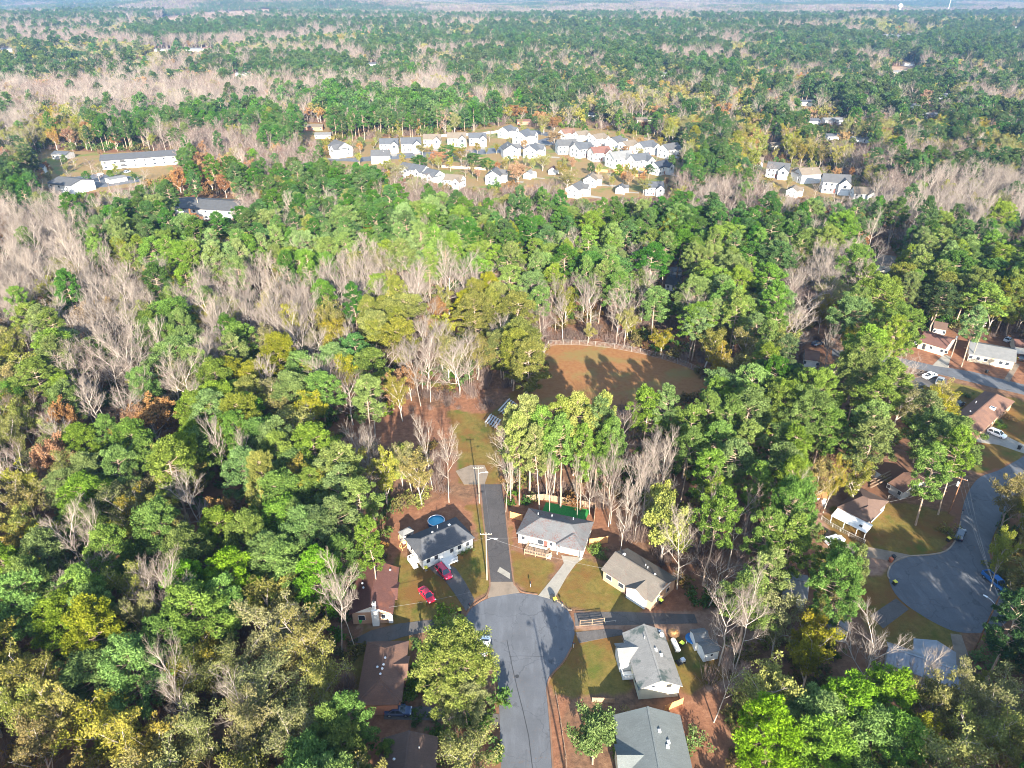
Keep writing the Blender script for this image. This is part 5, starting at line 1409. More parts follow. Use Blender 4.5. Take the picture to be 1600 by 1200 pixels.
def pine(seed, H=22., Rr=4.6, nb=46, base=.48, per=120, cl=.86, ln=.44, wd=.205, low=False, sides=6):
    R = np.random.default_rng(seed)
    path = trunk_path(R, H, .16)
    rad = np.linspace(.27, .05, len(path)) * (H / 22)
    wood = [(*tubes(path[:-1], path[1:], rad[:-1], rad[1:], sides), .5)]
    u = (np.arange(nb) + R.random(nb)) / nb
    t = base + (1 - base) * u ** .85 * .97
    prof = np.interp((t - base) / (1 - base), [0, .18, .45, .75, 1], [.55, .9, 1.0, .72, .18]) * (.72 + .4 * R.random(nb))
    # a few sectors reach out further: uneven outline
    az = np.arange(nb) * 2.399 + R.normal(size=nb) * .5
    prof *= 1 + .22 * np.sin(az * 2 + R.random() * 6) * R.random()
    Lb = Rr * prof
    el = np.interp(t, [base, base + (1 - base) * .5, 1], [-.05, .28, .95]) + R.normal(size=nb) * .12
    b0 = along(path, t); d = np.stack([np.cos(az) * np.cos(el), np.sin(az) * np.cos(el), np.sin(el)], -1)
    b1 = b0 + d * Lb[:, None]; mid = b0 + d * Lb[:, None] * .55; mid[:, 2] -= .15
    if not low:
        wood.append((*tubes(b0, mid, np.full(nb, .08), np.full(nb, .05), 4), .5)); wood.append((*tubes(mid, b1, np.full(nb, .05), np.full(nb, .02), 3), .5))
        ns = 5; z = R.random(ns) * (base - .25) + .25; a2 = R.random(ns) * 6.28   # dead stubs
        s0 = along(path, z); wood.append((*tubes(s0, s0 + np.stack([np.cos(a2), np.sin(a2), np.full(ns, .1)], -1) * (.7 + R.random((ns, 1))), np.full(ns, .05), np.full(ns, .02), 3), .5))
    C = [b1]; Rc = [np.full(nb, 1.0)]
    m = Lb > 1.6
    C.append(b0[m] + d[m] * Lb[m, None] * .62 + R.normal(size=(m.sum(), 3)) * .45); Rc.append(np.full(m.sum(), .95))
    m2 = Lb > 3.0
    if m2.any(): C.append(b0[m2] + d[m2] * Lb[m2, None] * .85 + R.normal(size=(m2.sum(), 3)) * .75); Rc.append(np.full(m2.sum(), .9))
    C.append(path[-1:] + np.array([[0, 0, .2]])); Rc.append(np.array([.9]))
    C = np.concatenate(C); Rc = np.concatenate(Rc) * cl * (.75 + .5 * R.random(len(C)))
    return join(wood), leaves(R, C, Rc, per, ln, wd, .72)

def broad(seed, H=17., Rr=5.6, nl=8, per=26, ln=.46, wd=.36, cl=1.0, first=.3, dome=1.0, ntw=7, limb_r=.16):
    R = np.random.default_rng(seed)
    path = trunk_path(R, H * .62, .18, 5); rad = np.linspace(.32, .12, 5) * H / 17
    wood = [(*tubes(path[:-1], path[1:], rad[:-1], rad[1:], 7), .5)]
    az = np.arange(nl) * 2.399 + R.normal(size=nl) * .3
    t = first + (1 - first) * np.linspace(0, 1, nl) ** .9
    b0 = along(path, t)
    reach = Rr * (.8 + .3 * R.random(nl)) * np.interp(np.linspace(0, 1, nl), [0, .5, 1], [.95, 1, .55])
    top = H * (.58 + .38 * np.linspace(0, 1, nl)) * (.93 + .1 * R.random(nl))
    b2 = np.stack([b0[:, 0] + np.cos(az) * reach, b0[:, 1] + np.sin(az) * reach, top], -1)
    b1 = b0 * .5 + b2 * .5; b1[:, 2] -= .05 * H * R.random(nl) - .03 * H
    wood += [(*tubes(b0, b1, np.full(nl, limb_r), np.full(nl, limb_r * .65), 5), .5), (*tubes(b1, b2, np.full(nl, limb_r * .65), np.full(nl, .04), 4), .5)]
    Cs = []
    for k in range(nl):
        tt = R.random(ntw) * .75 + .25
        pth = np.stack([b0[k], b1[k], b2[k]]); q0 = along(pth, tt)
        dd = unit(R, ntw); dd[:, 2] = np.abs(dd[:, 2]) * .7 + .1; Lq = Rr * (.25 + .3 * R.random(ntw))
        q1 = q0 + dd * Lq[:, None]
        wood.append((*tubes(q0, q1, np.full(ntw, .05), np.full(ntw, .02), 3), .5))
        Cs += [q1, q0 + dd * Lq[:, None] * .55 + R.normal(size=(ntw, 3)) * .4]
        ds = unit(R, ntw) * .9; ds[:, 2] = np.abs(ds[:, 2])
        q2 = q0 + dd * Lq[:, None] * .6; wood.append((*tubes(q2, q2 + ds * 1.1, np.full(ntw, .03), np.full(ntw, .015), 3), .5)); Cs.append(q2 + ds * 1.1)
    C = np.concatenate(Cs)
    return join(wood), leaves(R, C, cl * (.7 + .6 * R.random(len(C))), per, ln, wd, .8)

def bare(seed, H=20., Rr=4.5, n1=10, n2=6, n3=6, n4=4, tw=.018, first=.3, up=.55, fork=False):
    R = np.random.default_rng(seed)
    path = trunk_path(R, H * .8, .22, 6); rad = np.linspace(.24, .06, 6) * H / 20
    wood = [(*tubes(path[:-1], path[1:], rad[:-1], rad[1:], 7), .5)]; tws = []
    t = first + (1 - first) * ((np.arange(n1) + R.random(n1)) / n1)
    p = along(path, t); az = np.arange(n1) * 2.399 + R.normal(size=n1) * .3
    el = np.interp(t, [first, 1], [.55, 1.15]) + R.normal(size=n1) * .12
    d = np.stack([np.cos(az) * np.cos(el), np.sin(az) * np.cos(el), np.sin(el)], -1)
    L = Rr / np.cos(el).clip(.45) * np.interp(t, [first, .6, 1], [.9, .95, .6]) * (.8 + .35 * R.random(n1))
    r = np.full(n1, .095) * H / 20
    for lev, nc in enumerate((n2, n3, n4)):
        k = len(p)
        mid = p + d * L[:, None] * .5; d2 = d + R.normal(size=(k, 3)) * .10; d2[:, 2] += .14; d2 /= np.linalg.norm(d2, axis=1, keepdims=True)
        end = mid + d2 * L[:, None] * .5
        dst = wood if lev < 2 else tws
        sd = 5 if lev == 0 else 3
        dst.append((*tubes(p, mid, r, r * .7, sd), .5)); dst.append((*tubes(mid, end, r * .7, r * .35, sd), .5))
        tt = np.linspace(.28, 1.0, nc)[None] + R.normal(size=(k, nc)) * .05; tt = tt.clip(.15, 1)
        q = np.where(tt[..., None] < .5, p[:, None] + (mid - p)[:, None] * (tt / .5)[..., None], mid[:, None] + (end - mid)[:, None] * ((tt - .5) / .5)[..., None])
        s, u = frames(d2); a = (np.arange(nc) * 2.399)[None] + R.random((k, 1)) * 6.28
        ang = .62 + R.normal(size=(k, nc)) * .15
        nd = np.cos(ang)[..., None] * d2[:, None] + np.sin(ang)[..., None] * (np.cos(a)[..., None] * s[:, None] + np.sin(a)[..., None] * u[:, None])
        nd[..., 2] += up * .45; nd /= np.linalg.norm(nd, axis=-1, keepdims=True)
        nL = (L[:, None] * (.62 - .28 * tt) * (.75 + .5 * R.random((k, nc))))
        p = q.reshape(-1, 3); d = nd.reshape(-1, 3); L = nL.reshape(-1).clip(.35); r = np.full(len(p), (.055, .028, tw)[lev])
    tws.append((*tubes(p, p + d * L[:, None] * 1.3, r, r * .5, 3), .5))
    return join(wood), join(tws)

def protos(name, items, wood_m, leaf_m):
    """[(trunk mesh, crown mesh, joined mesh)]"""
    outl = []
    for (w, l) in items:
        a = mesh_from(name + '_trunk', w[0], w[1], (wood_m,), None, w[2]); b = mesh_from(name + '_crown', l[0], l[1], (leaf_m,), None, l[2])
        V, F_, T = join([w, l]); fm = np.concatenate([np.zeros(len(w[1]), int), np.ones(len(l[1]), int)])
        outl.append((a, b, (V, F_, T, fm, (wood_m, leaf_m))))
    return outl
PINES = [pine(s) for s in (1, 2, 3, 4)] + [pine(s, 22, 4.2, 40, .40) for s in (5, 6)]
BIGP = [pine(s, 22, 7.6, 96, .42, 118, .98) for s in (11, 12, 13)]
DENSE = [pine(s, 19, 5.0, 64, .30, 120, .95) for s in (21, 22, 23)]
BROADS = [broad(s, per=40, ln=.40, wd=.30) for s in (31, 32, 33, 34)]
THIN = [broad(s, 17, 5.8, 9, 30, .34, .26, 1.05, .28, ntw=10) for s in (41, 42, 43)]
FULLB = [broad(s, 15, 5.0, 10, 52, .50, .40, 1.05, .18, ntw=8) for s in (51, 52)]
BARES = [bare(s) for s in (61, 62, 63)] + [bare(s, 21, 3.6, 11, 6, 5, 4, first=.4, up=.8) for s in (64, 65)] + [bare(66, 17, 5.6, 9, 7, 6, 4, first=.22, up=.4), bare(67, 18, 6.3, 8, 7, 6, 4, first=.3, up=.22), bare(68, 20, 5.4, 7, 7, 6, 5, first=.46, up=.5), bare(69, 16, 5.0, 12, 6, 5, 4, first=.2, up=.35)]
# kind: name, category, prototypes, nominal (H, R, crown centre fraction), default height, words
KIND = {
    'P': ('pine_tree', 'pine tree', protos('pine', PINES, M['bark_pine'], M['pine']), (22, 4.6, .74), 22, 'bright green pine'),
    'Q': ('pine_tree', 'pine tree', protos('big_pine', BIGP, M['bark_pine'], M['pine_light']), (22, 7.6, .70), 22, 'broad spreading bright green pine'),
    'J': ('pine_tree', 'pine tree', protos('light_pine', PINES, M['bark_pine'], M['pine_light']), (22, 4.6, .74), 22, 'light yellowish green pine'),
    'O': ('pine_tree', 'pine tree', protos('pale_pine', PINES[:4], M['bark_pine'], M['pine_pale']), (22, 4.6, .74), 24, 'tall pale olive pine'),
    'U': ('pine_tree', 'pine tree', protos('giant_pine', BIGP, M['bark_pine'], M['pine_pale']), (22, 7.6, .66), 18, 'very large pale olive pine'),
    'E': ('pine_tree', 'pine tree', protos('fresh_pine', DENSE, M['bark_dark'], M['pine_fresh']), (19, 5.0, .64), 18, 'dense fresh green pine'),
    'V': ('leafy_tree', 'broadleaf tree', protos('bright_tree', FULLB, M['bark'], M['leaf_bright']), (15, 5.9, .6), 15, 'bright yellow-green broadleaf tree'),
    'D': ('pine_tree', 'pine tree', protos('dark_pine', PINES[2:6], M['bark_pine'], M['pine_dark']), (22, 4.6, .74), 20, 'dark green pine'),
    'G': ('pine_tree', 'pine tree', protos('dense_pine', DENSE, M['bark_dark'], M['pine_thick']), (19, 5.0, .64), 18, 'dense rounded green pine'),
    'L': ('pine_tree', 'pine tree', protos('olive_pine', DENSE[:3], M['bark_pine'], M['pine_olive']), (19.0, 5.2, .64), 19, 'yellow-green pine'),
    'Y': ('leafy_tree', 'broadleaf tree', protos('olive_tree', BROADS, M['bark'], M['leaf_olive']), (17, 6.6, .66), 16, 'olive-yellow leafy tree'),
    'W': ('leafy_tree', 'broadleaf tree', protos('thin_tree', THIN, M['bark'], M['leaf_thin']), (17, 6.8, .66), 16, 'thinly leaved tan-green tree'),
    'F': ('leafy_tree', 'broadleaf tree', protos('full_tree', FULLB, M['bark_dark'], M['leaf_glossy']), (15, 5.9, .6), 12, 'dense glossy green broadleaf tree'),
    'R': ('oak_tree', 'oak tree', protos('rust_tree', [broad(s, 16, 5.4, 9, 34, .5, .42, 1.0) for s in (71, 72)], M['bark'], M['leaf_rust']), (16, 6.4, .66), 16, 'rust-orange oak'),
    'B': ('bare_tree', 'bare tree', protos('bare_tree', BARES, M['bark'], M['twig']), (20, 4.9, .66), 19, 'bare pale grey tree'),
    'K': ('bare_tree', 'bare tree', protos('pink_tree', BARES[:3] + BARES[5:], M['bark'], M['twig_pink']), (20, 4.9, .66), 17, 'bare pinkish-brown tree'),
}

# ------------------------------------------------------------------ where the trees stand
ROWS = [(100, "DDMKMKMDDDDDDKDDMDDDDMDDMMDDDMDM"), (125, "BKKBBKKBKKBKKBKMDDMDMWMYMDDDDDDM"), (150, "KKBBKBBKKPPPPPPPMMDMWMYYMMDMDDDD"), (175, "BYYPPPPPPPPPPPPPRYPDPMDYMMDDDDDD"),
        (200, "MMYPPPPKPPPPPPPPPYYDDDDYYMDDMDDM"), (225, "DPPPPPKKKKPPPPPPYYDPDMDYYYDDDDMM"), (250, "MPPPPPRRKKPPPRRRRYYYYPPPPMMKMDMMKM"[:32]), (275, "PPPPPRPPPPPPKKKKKYYYYKKKBBBKKBBB"),
        (300, "PBBBBBPKPPPPKKKKKKKKKKBKBBBBBBBB"), (325, "BBBPPPPKPPPPPPPKPPPPPPPPPPKPBBBB"), (350, "BBBPPPPPPPPPPPPPPPPPPPPPPPPBPPBP"), (375, "BBBPPPPPPPPPPPPPPPPPPPPPPPBBPPPP"),
        (400, "BBBBPPPPBPBBPPPPPPPPPPPPPBBPPPPP"), (430, "BBBBBBBBBBBBBBBBPPPPPPPPKBBPPPPP"), (460, "BBBBBGBBBBBBLBLLBBBBPPPPBYPPDPPP"), (490, "BPBBBGBBBBYLLRLLKYBYPPPPYBPPDPPP"),
        (520, "YPBBBGBBYBYBSBWLKKKKYYYPBBPPPPPP"), (550, "YPKBBGBLBBGSSBBLKKYYDYYPDDPPPYYY"), (580, "YGBBBBGGBGYGSKBLPPPPPPDDPPPPPYYY"), (610, "KGBYGGGGGYYKKKYPPPPPPPPPPPPPPYYY"),
        (640, "KYGYGGGYGYGPYYPPPPPPPPPPPPPPPPYY"), (680, "YKGYGGYGGGPBBYPPPPPPBPPPPPPPPPYY"), (720, "YYGGYYBGGGPYYBBBBBBBPPPPPYYPPPYY"), (760, "YWGWWYBGGGPPYBBBBBBYKPPPPYYYYPYY"),
        (800, "YYBGYYGGGGPPYYBBBBBYKKPPPYYYYYYY"), (840, "YGBGGGGGDGGPYYBBBYYYKBKPPYYYYYYY"), (880, "GGWBBGGGGGGGYYYYYYYYBKKPPYYYYYYY"), (920, "GGWWBGGGGGGGYYYYYYYYDKBPPYYYYYYD"),
        (960, "YGGGBGWWWWGGYYYYYYYYKDKBWWYYYYYD"), (1000, "YYGGBWWWWWGGLLYYYYYYKKBYYYBBYYYD"), (1050, "YYYGBWWWWWGGLLYYYYYYKKKYGGGBBBWW"), (1100, "YYYYWWWWGGGGWWYYGGYYYKGGGGGGYWWW"), (1150, "YYYYYWWWGGGGWWYYGGYYYKGGGGGGYWWW")]
ry = np.array([r[0] for r in ROWS])
def zone(x, y, X, Y):
    """stand type that grows at a place, by where its crown shows"""
    if y < 100:
        n = float(vnoise(X, Y, 300, 21) * .55 + vnoise(X, Y, 90, 22) * .45); m = float(vnoise(X, Y, 260, 23))
        if n > .47: return 'D'
        return 'K' if m > .42 else ('W' if m > .27 else 'Y')
    i = int(np.searchsorted(ry, y, 'right') - 1); j = int(min(31, max(0, x // 50)))
    z = ROWS[i][1][j]
    if z in 'DP' and y < 262:
        n = float(vnoise(X, Y, 75, 27) * .6 + vnoise(X, Y, 28, 28) * .4)
        if n < (.47 if x > 850 else .36): z = 'K' if n < .33 else ('W' if n < .40 else 'Y')
    if z == 'M':
        n = float(vnoise(X, Y, 60, 25)); z = 'D' if n > .5 else ('K' if n > .38 else ('Y' if n > .28 else 'W'))
    return z

HAND = """J 90 545 42|J 62 592 36|G 265 500 36|G 275 565 45|G 300 540 28|G 92 550 36|J 367 550 24|Y 20 583 40|L 433 560 30|L 393 622 28|G 350 633 28|R 127 500 24|R 236 652 46|R 205 662 26|Y 123 433 20|L 634 489 36|L 619 533 34|L 740 494 32|L 803 490 32|L 821 537 36|L 824 570 30|L 762 460 18|R 784 443 20|R 681 484 17|K 665 525 30|B 690 532 26|K 597 565 26|B 716 565 30|W 745 550 26|B 778 522 16|G 506 468 18|G 522 567 26|G 503 618 28|W 520 494 28|B 575 475 26|Y 625 612 20|K 545 612 30|K 580 625 24|B 610 415 26|B 700 444 28|Y 465 663 36|B 640 430 22|B 730 430 22|K 850 470 18|K 880 455 18|P 920 420 25|P 967 426 28|P 1016 408 28|P 885 411 24|P 1063 385 24|Q 1080 467 34|J 1130 458 28|J 1101 432 24|P 1170 402 28|P 1211 405 26|Y 920 517 13 7|Y 988 503 15 8|Y 1035 528 20 10|Y 1107 533 30|Y 1166 540 24|J 1203 530 24|W 1180 481 22|B 1241 515 28|B 1228 505 22|K 1226 470 20|Y 1168 585 20|J 900 661 34|O 952 655 26|J 1013 638 28|J 1037 640 22|J 1078 668 32|J 1130 655 28|J 1162 634 26|J 1171 648 34|J 1209 625 28|J 1238 634 30|Q 1370 470 40|J 1360 540 36|Q 1400 515 38|P 1485 420 30|P 1550 430 30|J 1542 470 32|D 1470 465 26|J 1525 507 20|Q 1342 592 40|Q 1275 628 38|J 1284 667 38|Q 1225 642 36|J 1370 627 34|J 1357 662 34|Q 1470 690 58|J 1452 645 30|J 1500 712 26|B 1400 588 36|B 1296 552 14|K 1252 478 28|B 1285 420 20|B 1317 415 28|B 1360 415 22|Q 1257 659 42|J 1220 640 32|J 1365 697 38|J 1462 732 30|J 1217 727 34|J 1242 707 32|Q 1240 817 42|J 1232 852 38|J 1195 840 28|J 1300 889 34|Y 1342 744 24|Y 1300 749 14|Y 1587 772 30|Y 1572 866 20|Q 1304 921 44|J 1328 907 26|K 1119 886 28|B 1139 965 36|B 1167 962 24|W 1222 965 38|W 1284 960 24|Y 1270 1024 38|B 1352 1034 40|B 1445 1062 30|E 1270 1127 52|E 1325 1113 44|E 1380 1099 44|E 1205 1161 46|E 1359 1154 48|E 1290 1182 48|E 1400 1175 40|Y 1445 1151 34|W 1497 1092 40|W 1548 1086 44|W 1531 1154 54|W 1583 1161 46|D 1587 972 36|K 1129 1065 22|U 706 1040 74|U 728 1088 40 12|W 735 1182 46|F 930 1148 40|V 1040 822 44 17|V 1030 790 26 16|O 829 664 32 27|J 858 678 28 26|O 905 666 32 28|O 812 690 24 25|J 880 694 26 25|J 935 670 28 26|O 800 676 22 24|O 845 700 22 24|J 912 702 22 24|O 868 668 24 27|J 950 700 22 24|J 960 690 22 24|B 798 716 18|B 990 762 26|B 960 748 24|B 1012 742 26|B 1042 734 24|B 975 800 15|B 925 742 14|J 1110 742 30|J 1150 722 30|J 1120 692 30|K 1150 822 30|K 1100 802 26|J 1180 755 28|J 1165 690 30|J 1075 705 26|J 540 735 38|J 518 772 34|J 560 790 34|J 580 848 26|D 500 832 40|J 535 815 34|B 578 712 20|V 625 724 22 13|Y 655 738 26|B 672 702 16|B 698 718 16|Y 600 740 20|W 640 715 20|B 560 700 16|R 100 652 20|R 80 717 28|G 170 684 18|G 205 702 30|J 270 727 38|G 230 722 28|G 140 752 28|G 180 747 28|B 307 779 34|W 185 787 40|Y 215 802 30|Y 260 792 26|R 348 805 26|G 380 842 30|B 118 857 28|B 150 842 20|G 170 877 34|G 290 872 34|Y 50 822 30|Y 60 862 30|W 90 772 28|B 340 692 20|G 335 652 30|G 370 682 24|G 380 737 28|B 10 737 20|Y 35 762 26|Y 20 642 34|W 15 682 26|B 145 627 28|B 195 642 20|G 100 637 26|G 50 922 36|E 35 952 40|E 130 937 34|G 150 962 28|W 205 917 34|B 250 902 26|W 215 967 30|E 300 917 34|E 370 912 42|E 350 947 30|E 440 892 38|E 500 912 34|W 420 990 52|W 480 1005 50|W 415 1060 52|W 350 1060 44|W 500 1062 42|E 200 1057 46|G 260 1012 34|B 270 1072 26|B 285 1090 22|Y 60 1052 46|Y 100 1112 42|Y 200 1152 38|Y 240 1167 34|W 310 1152 40|W 450 1162 42|G 550 1132 32|G 520 1152 28|Y 30 1112 38|Y 60 1172 44|F 606 1172 18 5|G 430 882 36|G 470 842 34|G 440 782 34|Y 400 792 24|G 500 702 34|Y 470 752 28|G 425 700 30|G 540 880 24|B 520 938 26|B 545 945 16|R 801 172 16|R 810 266 18|Y 850 190 13|R 866 190 12|R 866 214 14|Y 1006 288 13|W 848 250 13|Y 880 262 13|W 885 276 16|Y 962 236 8|R 978 232 7|R 556 160 14|R 463 215 11|Y 605 258 13|W 618 265 14|R 342 265 22|R 300 345 14|R 1008 195 8|K 535 195 6|Y 660 230 10|P 700 235 14|Y 720 240 14|R 685 245 13|P 740 248 14|K 730 245 12|P 655 250 12|G 762 255 10|Y 200 250 6|F 843 1184 1|B 860 752 10 17|B 905 755 10 17|B 790 745 12 16|K 955 770 14 15|B 1000 770 16|B 1030 760 16"""
TREES = []   # X, Y, Z0, kind, height scale, radius, rot, hand
for e in HAND.replace('\n', '|').split('|'):
    if not e.strip(): continue
    k, x, y, r, *hh = e.split(); x, y, r = float(x), float(y), float(r)
    if r < 2: continue
    kd = KIND[k]; Hn, Rn, cf = kd[3]
    Ht = kd[4] * random.uniform(.92, 1.1)
    if k == 'F': Ht = 12.5
    if hh: Ht = float(hh[0])
    if y < 300: Ht = max(6, min(Ht, r / pxm(y, 8) * 2.0))
    p = P(x, y, Ht * cf); R_m = r / pxm(y, Ht * cf) * (1.12 if k in 'GYWPRE' else 1.0)
    if k in 'BK': Ht = max(Ht * .9, min(Ht, R_m * 3.6)) if R_m > 4 else Ht
    TREES.append([p.x, p.y, float(gz(p.x, p.y)), k, Ht, R_m, random.uniform(0, 6.28), True])
# trees behind the camera side whose shadows fall on the street and yards
for X, Y, k, Ht, R_m in [(60, 52, 'P', 22, 6), (72, 55, 'P', 22, 6), (84, 60, 'P', 22, 6), (95, 66, 'P', 22, 6), (88, 50, 'P', 22, 6), (74, 44, 'P', 22, 6), (104, 82, 'P', 22, 6), (112, 75, 'P', 20, 6)]:
    TREES.append([X, Y, 0, k, Ht, R_m, random.uniform(0, 6.28), True])
HX = np.array([t[0] for t in TREES]); HY = np.array([t[1] for t in TREES]); HR = np.array([t[5] for t in TREES])

def blocked(X, Y, k, Ht, R_m, z0=0):
    Hn, Rn, cf = KIND[k][3]
    hw = R_m * .8
    b = .45 if k in 'PQDJO' else .25
    Xs = np.array([X, X, X - hw, X + hw, X, X - hw * .5, X + hw * .5]); Ys = np.full(7, Y)
    Zs = np.array([.97, cf, cf, cf, b, .85, .85]) * Ht + z0
    a, c = pix(Xs, Ys, Zs)
    for pl in OPEN:
        if inpoly(a, c, pl).any(): return True
    if Y > 480:
        for (x, y, w, *_r) in FB:
            if abs(float(a[0]) - x) < w * .62 + 3 and y - 3 < c[4] + 4 and c[0] < y: return True
    a, c = pix(np.array([X, X - 1.5, X + 1.5]), np.array([Y, Y, Y]), np.full(3, z0))
    for pl in OPEN + CLEAR:
        if inpoly(a, c, pl).any(): return True
    return False

R0 = np.random.default_rng(99)
def fill(y0, y1, sp, jitter=.42):
    out_ = []
    for Y in np.arange(y0, y1, sp):
        hw = (Y * CP + HC * SP) * .78 + 18
        for X in np.arange(-hw, hw, sp):
            out_.append((X + R0.normal() * sp * jitter, Y + R0.normal() * sp * jitter))
    return out_
SCL = {'E': 5, 'J': 4.8, 'O': 4.5, 'U': 7, 'V': 5, 'P': 4.8, 'Q': 7, 'D': 4.8, 'G': 5.2, 'L': 5.2, 'Y': 5.4, 'W': 5.5, 'F': 4.5, 'R': 5.0, 'B': 4.4, 'K': 4.2, 'S': 4.5}
for X, Y in fill(44, 640, 7.1):
    if 7 < X < 44 and Y < 67: continue
    if len(HX) and (np.hypot(HX - X, HY - Y) < HR * .55 + 2.2).any(): continue
    z0 = float(gz(X, Y))
    a, c = pix(X + R0.normal() * 3, Y, z0 + 13 + R0.normal() * 2)
    k = zone(float(a) + R0.normal() * 9, float(c) + R0.normal() * 4, X, Y)
    if k == 'S': k = random.choice('KBR')
    if k == 'P' and Y < 290: k = 'J'
    u = R0.random()
    if u < .10: k = random.choice('BKYWPG' if Y < 400 else 'BKYDPR')
    elif u < (.24 if Y < 190 else .15) and k in 'BKW': k = random.choice('YWPGY')
    elif u < .17 and k in 'BKYW': k = 'R'
    elif u < .30 and k in 'PDGJ': k = random.choice('YWLBK')
    elif u < .42 and k in 'PJ' and Y < 330: k = 'Q'
    Ht = KIND[k][4] * float(R0.uniform(.78, 1.12)); R_m = SCL[k] * float(R0.uniform(.72, 1.2))
    if blocked(X, Y, k, Ht, R_m, z0):
        # a smaller tree may fit where a tall one would stand in front of the open ground
        Ht *= .45; R_m *= .55
        if R0.random() < .5 or blocked(X, Y, k, Ht, R_m, z0): continue
    TREES.append([X, Y, z0, k, Ht, R_m, float(R0.uniform(0, 6.28)), False])

SUBP = [[(500, 222), (600, 212), (700, 210), (790, 195), (860, 196), (940, 202), (1062, 230), (1066, 272), (1040, 308), (890, 314), (870, 288), (720, 296), (595, 266), (500, 252)], [(1160, 246), (1350, 275), (1355, 320), (1200, 306)], [(60, 235), (155, 240), (210, 268), (250, 275), (210, 294), (108, 305), (60, 290)]]
SX = np.array([P(q[0], q[1]).x for q in subs]); SY = np.array([P(q[0], q[1]).y for q in subs])
for pl in SUBP:
    bx = [q[0] for q in pl]; by_ = [q[1] for q in pl]; n_ = 0
    for _ in range(2500):
        x, y = R0.uniform(min(bx), max(bx)), R0.uniform(min(by_), max(by_))
        if not inpoly(np.array([x]), np.array([y]), pl)[0]: continue
        w = P(x, y)
        if (np.hypot(SX - w.x, (SY - w.y)) < 10.5).any() or ((np.abs(SX - w.x) < 9) & (w.y < SY) & (SY - w.y < 26)).any(): continue
        if any(math.hypot(t[0] - w.x, t[1] - w.y) < 6 for t in TREES[-160:]): continue
        k = random.choice('YYRWKBPYG'); Ht = R0.uniform(5, 10)
        TREES.append([w.x, w.y, float(gz(w.x, w.y)), k, Ht, Ht * R0.uniform(.28, .38), float(R0.uniform(0, 6.28)), False]); n_ += 1
        if n_ > (120 if pl is SUBP[0] else 22): break
# which ones show largest in the photo
def seen_size(t):
    X, Y, z0, k, Ht, R_m = t[:6]
    a, c = pix(X, Y, z0 + Ht * KIND[k][3][2])
    d = Y * CP + (HC - Ht * .7) * SP
    rp = R_m * FPX / d
    if a < -rp * .3 or a > 1600 + rp * .3 or c < 0 or c > 1200 + rp * .5: return 0.0, float(a), float(c)
    return rp * (1.5 if t[7] else 1.0), float(a), float(c)
for t in TREES: t += list(seen_size(t))
LIMIT = {'pine_tree': 300, 'bare_tree': 290, 'leafy_tree': 280, 'oak_tree': 120}
single = []; mass = []
by = {}
for t in TREES: by.setdefault(KIND[t[3]][0], []).append(t)
for nm, ts in by.items():
    ts.sort(key=lambda t: -t[8])
    for i, t in enumerate(ts):
        (single if i < LIMIT[nm] and t[8] > 0 else mass).append(t)

UN = 'zero one two three four five six seven eight nine ten eleven twelve thirteen fourteen fifteen sixteen seventeen eighteen nineteen'.split()
TE = 'x x twenty thirty forty fifty sixty seventy eighty ninety'.split()
def num(n):
    n = int(max(0, min(99, n)))
    return UN[n] if n < 20 else TE[n // 10] + ('-' + UN[n % 10] if n % 10 else '')
MARKS = [(685, 845, 'the charcoal-roofed white house'), (868, 828, 'the leaf-strewn grey roof'), (997, 900, 'the taupe roof'), (585, 925, 'the red-brown roof'), (598, 1050, 'the brown cross-hipped roof'), (1020, 1030, 'the stained grey roof'),
         (1020, 1160, 'the green-grey roof'), (1350, 790, 'the white lean-to porch'), (1535, 645, 'the skylight roof'), (1445, 1035, 'the ribbed metal roof'), (1280, 768, 'the rust-roofed white shed'), (1460, 535, 'the pale peach house'),
         (808, 960, 'the turning circle'), (775, 840, 'the asphalt lane'), (745, 700, 'the grassy lane head'), (788, 652, 'the silver bleachers'), (970, 513, 'the red hatchback'), (857, 540, 'the ball field fence corner'), (1050, 567, 'the ball field fence bend'), (1482, 800, 'the white transformer pole'),
         (1440, 930, 'the second turning circle'), (1275, 557, 'the shaded small white house'), (1051, 437, 'the dark-roofed hut'), (215, 255, 'the long streaked apartment roof'), (310, 322, 'the low apartment block'), (1300, 845, 'the silver hatchback'), (1555, 680, 'the white SUV'), (1553, 910, 'the blue pickup'),
         (1300, 295, 'the second house cluster'), (780, 285, 'the front row of white houses'), (960, 300, 'the lower row of white houses'), (533, 235, 'the house by the yellow lot'), (1385, 410, 'the cream house with garage fronts')]
ORD = ['nearest', 'second nearest', 'third nearest', 'fourth nearest']
cnt = {}
cand = []
for i, t in enumerate(single):
    for mx, my, ml in MARKS:
        d = math.hypot(t[9] - mx, (t[10] - my) * 1.2)
        if d < 115: cand.append((d, i, ml))
cand.sort()
lab = {}; rank = {}
for d, i, ml in cand:
    w = KIND[single[i][3]][5]
    r = rank.get((w, ml), 0); rank[(w, ml)] = r + 1
    if i not in lab and r < 4: lab[i] = f'{w} {ORD[r]} to {ml}'
GROUPN = {'pine_tree': 'pines of the suburban woods', 'bare_tree': 'leafless trees of the suburban woods', 'leafy_tree': 'thinning leafy trees of the woods', 'oak_tree': 'rust-coloured oaks in the woods'}
used_l = set()
